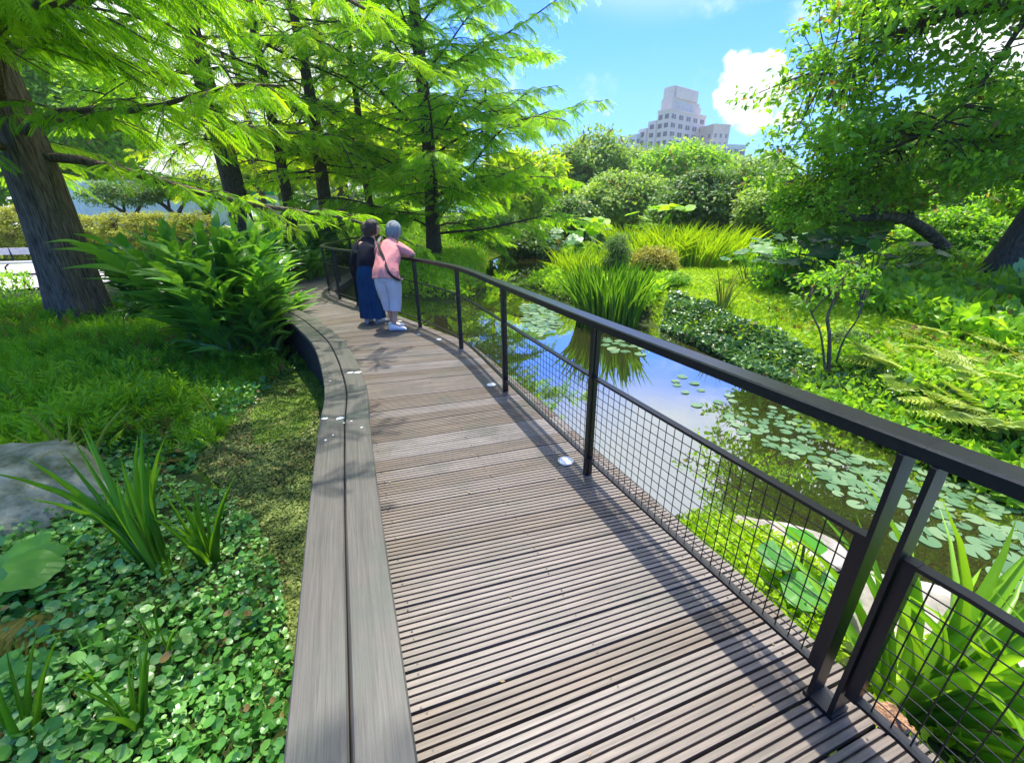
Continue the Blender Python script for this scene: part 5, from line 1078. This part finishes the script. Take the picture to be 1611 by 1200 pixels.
for k, (px, y, lb) in enumerate([(495, 27, 'small tree with pale forked trunk behind the slender cypress'), (545, 29, 'small tree with pale forked trunk behind the brown trunk')]):
    x = AT(px, 330, y)[0]; z = H_(x, y)
    o = leafy('pale_trunk_tree', [([(0, 0, -.2), (.0, 0, .9), (-.5, 0, 1.9), (-1.0, 0, 2.8)], [.13, .11, .08, .04]), ([(.0, 0, .7), (.5, .1, 1.7), (1.0, .1, 2.8)], [.10, .07, .04])],
        [((0, 0, 3.3), (1.8, 1.2, .9))], .2, .55, 40, .5, 60 + k, M['cypress2'], M['palebark'], nclump=110, flat=.5, shell=.4)
    o.location = (x, y, z); tag(o, lb, 'tree')
# park bench far left on the path
bx = AT(18, 425, 14.5); bz = H_(bx[0], 14.5) + .05
pb = thing('park_bench', (bx[0], 14.5, bz), 'long low park bench beside the pale path behind the massive trunk', 'bench', rz=.12)
M['slat'] = principled('pale_stone_slat', (.55, .52, .50), .6, var=.1)
for sx_, nm in ((0, 'seat'),): b = MB(); b.box((0, 0, .44), (2.4, .42, .06)); b.build('seat', M['slat'], pb)
b = MB(); b.box((0, .24, .78), (2.4, .04, .22)); b.build('backrest', M['slat'], pb)
for sx_ in (-1.0, 0, 1.0):
    b = MB(); b.tube([(sx_, .24, .88), (sx_, .2, .44), (sx_, .0, .40), (sx_, -.16, .30), (sx_, -.2, 0)], .025, 8); b.build('leg', M['metal'], pb)
b = MB(); b.box((0, 0, .05), (2.2, .05, .05)); b.build('stretcher', M['metal'], pb)

# ================================================================ people
M['skin'] = principled('skin', (.52, .31, .21), .55, spec=.3, var=.05)
M['pink'] = principled('pink_knit', (.78, .30, .28), .9, spec=.1, var=.06, scale=8, bump=.35, bscale=30)
M['capri'] = principled('white_grey_cotton', (.56, .58, .62), .85, spec=.15, var=.06, scale=5, bump=.4, bscale=14)
M['navy'] = principled('navy_knit', (.008, .010, .022), .85, spec=.15, var=.2)
M['skirt'] = principled('deep_blue_cloth', (.010, .055, .15), .85, spec=.15, var=.2, scale=4, bump=.2, bscale=12)
M['shoe'] = principled('white_sneaker', (.78, .78, .80), .6, var=.03)
M['shoegrey'] = principled('grey_sneaker', (.42, .43, .46), .6, var=.2, scale=30)
M['hairgrey'] = principled('grey_hair', (.22, .26, .29), .55, spec=.4, var=.4, scale=5, stretch=(9, 9, 1), bump=.6, bscale=18, col2=(.07, .09, .10))
M['hairdark'] = principled('dark_brown_hair', (.028, .014, .012), .5, spec=.5, var=.4, scale=6, stretch=(9, 9, 1), bump=.5, bscale=18)
M['hairbrown'] = principled('brown_hair', (.10, .055, .04), .5, spec=.5, var=.4, scale=6, stretch=(9, 9, 1), bump=.5, bscale=18)
M['strap'] = principled('black_strap', (.01, .01, .012), .6)
M['lensg'] = principled('spectacle_frame', (.03, .02, .02), .3)
def skin(name, J, E_, m, parent, root, sub=2, smooth_shade=True):
    me = bpy.data.meshes.new(name); names = list(J); ix = {k: i for i, k in enumerate(names)}
    me.from_pydata([J[k][0] for k in names], [(ix[a], ix[b]) for a, b in E_], []); o = bpy.data.objects.new(name, me); C.objects.link(o)
    md = o.modifiers.new('s', 'SKIN'); md.branch_smoothing = .6; md.use_smooth_shade = True
    for i, k in enumerate(names):
        v = me.skin_vertices[0].data[i]; r = J[k][1]; v.radius = (r, r) if not isinstance(r, tuple) else r; v.use_root = (k == root)
    s_ = o.modifiers.new('u', 'SUBSURF'); s_.levels = sub; s_.render_levels = sub
    bpy.context.view_layer.update(); dg = bpy.context.evaluated_depsgraph_get(); nm = bpy.data.meshes.new_from_object(o.evaluated_get(dg))
    o.modifiers.clear(); o.data = nm; nm.materials.clear(); nm.materials.append(m); nm.polygons.foreach_set('use_smooth', [True] * len(nm.polygons)); o.parent = parent; return o
def fingers(J, E_, pre, wrist, d, side, up=(0, 0, 1), curl=-.5):
    """palm, four unequal bent fingers and a thumb leaving the side of the palm"""
    wv_ = np.array(wrist, float); d = norm(np.array(d, float)); s_ = norm(np.array(side, float)); u_ = norm(np.cross(s_, d)) * np.sign(np.dot(np.cross(s_, d), up) or 1)
    pm = wv_ + d * .045; J[pre + 'palm'] = (tuple(pm), (.026, .016)); E_.append((pre + 'wrist', pre + 'palm'))
    for k, (o_, l_) in enumerate([(-.027, .058), (-.009, .07), (.010, .066), (.028, .052)]):
        a = pm + d * .045 + s_ * o_; b_ = a + d * l_ * .5 + u_ * curl * .012; c = b_ + d * l_ * .42 + u_ * curl * .03
        for t, (p, r) in enumerate(((a, .0105), (b_, .009), (c, .0075))): J[f'{pre}f{k}{t}'] = (tuple(p), r)
        E_ += [(pre + 'palm', f'{pre}f{k}0'), (f'{pre}f{k}0', f'{pre}f{k}1'), (f'{pre}f{k}1', f'{pre}f{k}2')]
    a = wv_ + d * .03 - s_ * .035; b_ = a + d * .035 - s_ * .018 + u_ * curl * .01; J[pre + 't0'] = (tuple(a), .012); J[pre + 't1'] = (tuple(b_), .009); E_ += [(pre + 'palm', pre + 't0'), (pre + 't0', pre + 't1')]
def head(parent, c, yaw, pitch, hair_m, hair='bob', glasses=False, r=.105, hs=1.0):
    """head with brow, nose, lips, chin and ears, looking along +y before it is turned"""
    def turn(bmx, name, m, par):
        M_ = Matrix.Translation(Vector(c)) @ Matrix.Rotation(yaw, 4, 'Z') @ Matrix.Rotation(pitch, 4, 'X'); bmx.transform(M_)
        me = bpy.data.meshes.new(name); bmx.to_mesh(me); bmx.free(); me.materials.append(m); me.polygons.foreach_set('use_smooth', [True] * len(me.polygons)); o = bpy.data.objects.new(name, me); C.objects.link(o); o.parent = par; return o
    bm = bmesh.new(); bmesh.ops.create_uvsphere(bm, u_segments=40, v_segments=28, radius=1)
    for v in bm.verts:
        x, y, z = v.co; X_, Y_, Z_ = x * .074, y * .093, z * .112
        if z < 0: X_ *= 1 - .28 * z * z; Y_ += .008 * z * (1 if y < 0 else 0)
        if y > 0:
            Y_ += .024 * math.exp(-((x / .16) ** 2 + ((z + .12) / .17) ** 2)) * y ** 2      # nose
            Y_ -= .010 * (math.exp(-(((abs(x) - .42) / .18) ** 2 + ((z - .06) / .13) ** 2)))  # eye sockets
            Y_ += .007 * math.exp(-((x / .32) ** 2 + ((z + .50) / .07) ** 2)) + .006 * math.exp(-((x / .5) ** 2 + ((z - .22) / .08) ** 2)) + .010 * math.exp(-((x / .3) ** 2 + ((z + .82) / .15) ** 2))
        v.co = (X_, Y_, Z_)
    ho = turn(bm, 'head', M['skin'], parent)
    for sx_ in (-1, 1):
        bm = bmesh.new(); bmesh.ops.create_uvsphere(bm, u_segments=12, v_segments=10, radius=1); [setattr(v, 'co', Vector((v.co.x * .008 + sx_ * .077, v.co.y * .018 - .005, v.co.z * .03 - .006))) for v in bm.verts]; turn(bm, 'ear', M['skin'], ho)
        bm = bmesh.new(); bmesh.ops.create_uvsphere(bm, u_segments=12, v_segments=10, radius=.0095); [setattr(v, 'co', v.co + Vector((sx_ * .031, .079, .006))) for v in bm.verts]; turn(bm, 'eye', M['strap'], ho)
    bm = bmesh.new(); bmesh.ops.create_uvsphere(bm, u_segments=12, v_segments=8, radius=1); [setattr(v, 'co', Vector((v.co.x * .022, v.co.y * .006 + .094, v.co.z * .006 - .055))) for v in bm.verts]; turn(bm, 'mouth', M['pink'], ho)
    bm = bmesh.new(); bmesh.ops.create_uvsphere(bm, u_segments=48, v_segments=36, radius=1); rg = random.Random(3)
    for v in bm.verts:
        x, y, z = v.co; th = math.atan2(x, y); k = 1 + .018 * math.sin(th * 23) * (1 - abs(z)) + .012 * math.sin(th * 41 + z * 5)
        X_, Y_, Z_ = x * .090 * k, y * .106 * k - .012, z * .118 + .018
        if y > .25 and z < .45: Y_ = min(Y_, .055); X_ *= .9                  # leaves the face free
        if hair == 'bob' and z < -.1 and y < .3: X_ *= 1 + .10 * (-z); Z_ -= .012 * (-z)
        if hair == 'long' and z < 0 and y < .1: Z_ -= .15 * (-z) ** 1.1; Y_ -= .02; X_ *= 1 - .25 * (-z)
        v.co = (X_ * hs, (Y_ - .05) * (1 + (hs - 1) * .6) + .05, Z_ * (1 + (hs - 1) * .7) + .0)
    turn(bm, 'hair', hair_m, parent)
    if glasses:
        for sx_ in (-1, 1):
            b = bmesh.new(); bmesh.ops.create_cone(b, segments=20, radius1=.022, radius2=.022, depth=.003); [setattr(v, 'co', Vector((v.co.x + sx_ * .031, .101, v.co.y * .85 + .004))) for v in b.verts]
            turn(b, 'glasses_rim', M['lensg'], parent)
            b = bmesh.new(); bmesh.ops.create_cube(b, size=1); [setattr(v, 'co', Vector((v.co.x * .003 + sx_ * .074, v.co.y * .09 + .055, v.co.z * .004 + .006))) for v in b.verts]; turn(b, 'glasses_arm', M['lensg'], parent)
def shoe(parent, c, yaw, m, l=.25, lift=0):
    b = MB(); S_ = []
    for t, w_, h_ in ((0, .034, .065), (.08, .043, .10), (.3, .042, .105), (.45, .044, .088), (.7, .052, .064), (.9, .046, .05), (1, .024, .03)):
        a = np.linspace(0, 2 * np.pi, 16, endpoint=False); y = (t - .28) * l; z0 = lift * (1 - t)
        S_.append(np.stack([np.cos(a) * w_, np.full(16, y), z0 + np.maximum(0, np.sin(a) * .5 + .5) * h_], 1))
    V = np.concatenate(S_); k = len(S_); c_, s_ = math.cos(yaw), math.sin(yaw); V = np.stack([V[:, 0] * c_ - V[:, 1] * s_, V[:, 0] * s_ + V[:, 1] * c_, V[:, 2]], 1) + np.array(c)
    b.add(V, [[i * 16 + j, i * 16 + (j + 1) % 16, (i + 1) * 16 + (j + 1) % 16, (i + 1) * 16 + j] for i in range(k - 1) for j in range(16)]); b.add(V[:16], [list(range(15, -1, -1))]); b.add(V[-16:], [list(range(16))]); return b.build('shoe', m, parent, True)
def cloth(name, lofts, m, parent, n=40, wr=.0):
    """garment from ring profiles: every loft is a list of (centre, rx, ry, axis)"""
    b = MB(); a = np.linspace(0, 2 * np.pi, n, endpoint=False)
    for L_ in lofts:
        Cn = np.array([q[0] for q in L_], float); k = 5 * len(L_); u0 = np.linspace(0, 1, len(L_)); u = np.linspace(0, 1, k)
        P = curve(Cn, k); rx = np.interp(u, u0, [q[1] for q in L_]); ry = np.interp(u, u0, [q[2] for q in L_])
        T = norm(np.gradient(P, axis=0)); X_ = norm(np.cross(np.cross(T, [1.0, 0, 0]) + 0, T)); X_ = np.where(X_[:, :1] < 0, -X_, X_); Y_ = norm(np.cross(T, X_))
        fold = 1 + wr * (np.sin(a * 5 + 3)[None] * np.sin(u * 9)[:, None] + .6 * np.sin(a * 9)[None] * np.cos(u * 17)[:, None])
        V = P[:, None] + (rx[:, None] * np.cos(a) * fold)[..., None] * X_[:, None] + (ry[:, None] * np.sin(a) * fold)[..., None] * Y_[:, None]
        b.add(V.reshape(-1, 3), [[i * n + j, i * n + (j + 1) % n, (i + 1) * n + (j + 1) % n, (i + 1) * n + j] for i in range(k - 1) for j in range(n)])
    return b.build(name, m, parent, True)
def face(deg): return R(-deg)               # person looks along +y locally; deg clockwise from +Y

# woman in pink
pa = thing('person', (-1.80, 6.20, 0), 'woman with grey hair in a pink top and white cropped trousers leaning on the railing', 'person', 'women leaning on the railing'); pa.rotation_euler = (0, 0, face(8))
J = {'pelvis': ((0, 0, .84), (.125, .10)), 'hipL': ((-.09, .0, .78), .085), 'hipR': ((.09, .0, .78), .085), 'kneeL': ((-.07, .05, .45), .055), 'kneeR': ((.085, .02, .44), .055),
     'ankL': ((-.04, .10, .09), .034), 'ankR': ((.045, -.06, .09), .034), 'toeL': ((.03, .17, .04), .028), 'toeR': ((.15, -.04, .04), .028),
     'waist': ((0, .06, .98), (.13, .10)), 'chest': ((.0, .18, 1.12), (.12, .085)), 'neck': ((.01, .28, 1.25), .046), 'headb': ((.02, .34, 1.33), .052),
     'shL': ((-.15, .215, 1.18), .045), 'elL': ((-.27, .40, 1.02), .042), 'Lwrist': ((-.08, .58, 1.07), .026), 'shR': ((.15, .215, 1.18), .045), 'elR': ((.34, .29, 1.065), .040), 'Rwrist': ((.17, .46, 1.075), .026)}
E_ = [('pelvis', 'hipL'), ('pelvis', 'hipR'), ('hipL', 'kneeL'), ('hipR', 'kneeR'), ('kneeL', 'ankL'), ('kneeR', 'ankR'), ('ankL', 'toeL'), ('ankR', 'toeR'), ('pelvis', 'waist'), ('waist', 'chest'), ('chest', 'neck'), ('neck', 'headb'),
      ('chest', 'shL'), ('shL', 'elL'), ('elL', 'Lwrist'), ('chest', 'shR'), ('shR', 'elR'), ('elR', 'Rwrist')]
fingers(J, E_, 'L', J['Lwrist'][0], (.7, .6, 0), (.6, -.7, 0)); fingers(J, E_, 'R', J['Rwrist'][0], (-.8, .5, 0), (-.5, -.8, 0))
skin('body', J, E_, M['skin'], pa, 'pelvis')
cloth('top', [[((0, -.03, .76), .20, .17), ((0, .0, .86), .19, .165), ((0, .07, .99), .175, .145), ((0, .16, 1.11), .185, .13), ((0, .225, 1.20), .18, .12), ((.01, .265, 1.255), .135, .10), ((.01, .295, 1.30), .06, .055)],
    [((-.11, .225, 1.195), .078, .078), ((-.19, .27, 1.13), .07, .072), ((-.25, .36, 1.065), .062, .062)], [((.11, .225, 1.195), .078, .078), ((.22, .245, 1.13), .072, .072), ((.30, .285, 1.075), .062, .062)]], M['pink'], pa, wr=.045)
cloth('trousers', [[((0, 0, .88), .13, .10), ((0, 0, .82), .165, .14), ((0, 0, .74), .175, .15), ((0, 0, .68), .12, .10)],
    [((-.085, 0, .80), .10, .13), ((-.085, .0, .72), .105, .125), ((-.075, .04, .50), .088, .095), ((-.06, .07, .30), .078, .082)], [((.085, 0, .80), .10, .13), ((.085, 0, .72), .105, .125), ((.085, .02, .50), .088, .095), ((.068, -.015, .29), .080, .084)]], M['capri'], pa, wr=.05)
head(pa, (.035, .37, 1.385), R(-10), R(-18), M['hairgrey'], 'bob', hs=1.28)
shoe(pa, (-.04, .10, 0), R(-50), M['shoe']); shoe(pa, (.045, -.07, 0), R(-72), M['shoe'], lift=.0)
b = MB(); SP = curve([(-.09, .36, 1.26), (-.10, .24, 1.33), (-.11, .10, 1.27), (-.06, .01, 1.16), (.0, -.045, 1.07), (.06, -.125, .96), (.12, -.175, .86), (.19, -.13, .78), (.215, -.01, .75), (.20, .12, .80)], 30)
t_ = norm(np.gradient(SP, axis=0)); nn = norm(np.cross(t_, np.array([.25, -1, .25]))); V = np.concatenate([SP + nn * .019, SP - nn * .019, SP - nn * .019 + [0, .006, 0], SP + nn * .019 + [0, .006, 0]])
b.add(V, [[q * 30 + i, q * 30 + i + 1, ((q + 1) % 4) * 30 + i + 1, ((q + 1) % 4) * 30 + i] for q in range(4) for i in range(29)]); so_ = b.build('bag_strap', M['strap'], pa)
# woman in navy
pb_ = thing('person', (-2.22, 6.62, 0), 'dark-haired woman with glasses in a navy top and long blue skirt, turned to her neighbour', 'person', 'women leaning on the railing'); pb_.rotation_euler = (0, 0, face(12))
J = {'pelvis': ((0, 0, .86), (.12, .10)), 'hipL': ((-.09, .0, .80), .085), 'hipR': ((.09, .0, .80), .085), 'kneeL': ((-.09, .03, .46), .055), 'kneeR': ((.09, .03, .46), .055), 'ankL': ((-.10, .0, .09), .034), 'ankR': ((.09, .02, .09), .034), 'toeL': ((-.10, .12, .04), .028), 'toeR': ((.12, .13, .04), .028),
     'waist': ((0, .05, 1.0), (.115, .09)), 'chest': ((.0, .15, 1.17), (.14, .10)), 'neck': ((.02, .22, 1.30), .05), 'headb': ((.03, .25, 1.38), .052),
     'shL': ((-.15, .17, 1.22), .056), 'elL': ((-.24, .36, 1.03), .038), 'Lwrist': ((-.06, .52, 1.07), .024), 'shR': ((.15, .18, 1.22), .056), 'elR': ((.20, .36, 1.05), .038), 'Rwrist': ((.10, .56, 1.07), .024)}
E_ = [e for e in [('pelvis', 'hipL'), ('pelvis', 'hipR'), ('hipL', 'kneeL'), ('hipR', 'kneeR'), ('kneeL', 'ankL'), ('kneeR', 'ankR'), ('ankL', 'toeL'), ('ankR', 'toeR'), ('pelvis', 'waist'), ('waist', 'chest'), ('chest', 'neck'), ('neck', 'headb'), ('chest', 'shL'), ('shL', 'elL'), ('elL', 'Lwrist'), ('chest', 'shR'), ('shR', 'elR'), ('elR', 'Rwrist')]]
fingers(J, E_, 'L', J['Lwrist'][0], (.8, .5, 0), (.5, -.8, 0)); fingers(J, E_, 'R', J['Rwrist'][0], (-.8, .5, 0), (-.5, -.8, 0))
skin('body', J, E_, M['skin'], pb_, 'pelvis')
cloth('top', [[((0, .0, .88), .15, .125), ((0, .03, .97), .145, .125), ((0, .09, 1.08), .15, .125), ((0, .15, 1.18), .17, .115), ((.015, .2, 1.255), .11, .08), ((.02, .22, 1.30), .055, .052)],
    [((-.12, .17, 1.21), .066, .066), ((-.18, .24, 1.14), .062, .062), ((-.24, .36, 1.035), .05, .05), ((-.12, .47, 1.065), .038, .038)], [((.12, .17, 1.21), .066, .066), ((.17, .25, 1.14), .062, .062), ((.20, .36, 1.055), .05, .05), ((.13, .50, 1.07), .038, .038)]], M['navy'], pb_, wr=.03)
b = MB(); ang = np.linspace(0, 2 * np.pi, 64, endpoint=False); S_ = []
for t in np.linspace(0, 1, 14):
    z = .95 - .85 * t; r_ = .125 + .045 * min(1, t * 4) + .012 * t; f_ = .030 * t ** .7
    q = r_ + f_ * np.sin(ang * 9 + 1.3) * .6 + f_ * np.sin(ang * 14 + t * 2) * .35
    S_.append(np.stack([np.cos(ang) * q * 1.05, np.sin(ang) * q * .88 + .01, np.full(64, z) + .01 * np.sin(ang * 3) * t], 1))
b.add(np.concatenate(S_), [[i * 64 + j, (i + 1) * 64 + j, (i + 1) * 64 + (j + 1) % 64, i * 64 + (j + 1) % 64] for i in range(13) for j in range(64)]); b.build('skirt', M['skirt'], pb_, True)
head(pb_, (.045, .27, 1.43), R(-62), R(-6), M['hairdark'], 'long', glasses=True, hs=1.12)
shoe(pb_, (-.10, .0, 0), R(10), M['shoegrey']); shoe(pb_, (.09, .02, 0), R(-18), M['shoegrey'])
# two more visitors hidden behind them
for (x, y, fa, hm, lb, hair) in [(-2.86, 8.05, 40, M['hairbrown'], 'person with brown hair in dark clothes, mostly hidden behind the woman in navy', 'bob'), (-1.48, 6.95, -30, M['hairdark'], 'person in dark clothes mostly hidden behind the grey-haired woman', 'bob')][:1]:
    pc = thing('person', (x, y, 0), lb, 'person', 'women leaning on the railing'); pc.rotation_euler = (0, 0, face(fa))
    J = {'pelvis': ((0, 0, .84), (.12, .10)), 'hipL': ((-.09, .0, .78), .085), 'hipR': ((.09, .0, .78), .085), 'kneeL': ((-.09, .03, .45), .055), 'kneeR': ((.09, .03, .45), .055), 'ankL': ((-.10, .0, .09), .034), 'ankR': ((.09, .02, .09), .034), 'toeL': ((-.10, .12, .04), .028), 'toeR': ((.12, .13, .04), .028),
         'waist': ((0, .05, .97), (.115, .09)), 'chest': ((.0, .15, 1.13), (.14, .10)), 'neck': ((.02, .22, 1.25), .05), 'headb': ((.03, .25, 1.32), .052), 'shL': ((-.15, .17, 1.17), .056), 'elL': ((-.22, .34, 1.03), .038), 'Lwrist': ((-.06, .48, 1.07), .024), 'shR': ((.15, .18, 1.17), .056), 'elR': ((.20, .34, 1.05), .038), 'Rwrist': ((.10, .50, 1.07), .024)}
    E2 = [e for e in E_ if 'f' not in e[1][1:2] and not e[1].endswith(('palm', 't0', 't1'))]; fingers(J, E2, 'L', J['Lwrist'][0], (.8, .5, 0), (.5, -.8, 0)); fingers(J, E2, 'R', J['Rwrist'][0], (-.8, .5, 0), (-.5, -.8, 0))
    skin('body', J, E2, M['skin'], pc, 'pelvis')
    cloth('top', [[((0, .0, .78), .16, .13), ((0, .03, .93), .15, .13), ((0, .09, 1.04), .15, .125), ((0, .15, 1.13), .17, .115), ((.015, .2, 1.205), .11, .08), ((.02, .22, 1.25), .055, .052)],
        [((-.12, .17, 1.16), .066, .066), ((-.17, .24, 1.10), .062, .062), ((-.22, .34, 1.03), .05, .05)], [((.12, .17, 1.16), .066, .066), ((.17, .25, 1.10), .062, .062), ((.20, .34, 1.05), .05, .05)]], M['navy'], pc, wr=.03)
    cloth('trousers', [[((0, 0, .9), .14, .12), ((0, 0, .8), .16, .14), ((0, 0, .7), .12, .1)], [((-.085, 0, .80), .09, .12), ((-.09, .02, .5), .08, .09), ((-.10, 0, .09), .07, .07)], [((.085, 0, .80), .09, .12), ((.09, .02, .5), .08, .09), ((.09, .02, .09), .07, .07)]], M['navy'], pc, wr=.03)
    head(pc, (.04, .28, 1.395), R(0), R(-20), hm, hair); shoe(pc, (-.10, .0, 0), R(10), M['strap']); shoe(pc, (.09, .02, 0), R(-10), M['strap'])

# ---------------------------------------------------------------- air
m, t, N, L = mat('air'); N.clear(); o_ = N.new('ShaderNodeOutputMaterial'); v = N.new('ShaderNodeVolumePrincipled')
v.inputs['Color'].default_value = (.86, .93, 1, 1); v.inputs['Density'].default_value = .0006; v.inputs['Anisotropy'].default_value = .3
L.new(v.outputs[0], o_.inputs['Volume'])
x0, x1, y0, y1 = gx[0] - 5, gx[-1] + 5, gy[0] - 5, gy[-1] + 5
b = MB(); b.box(((x0 + x1) / 2, (y0 + y1) / 2, 34), (x1 - x0, y1 - y0, 74)); tag(b.build('haze', m), kind='stuff')
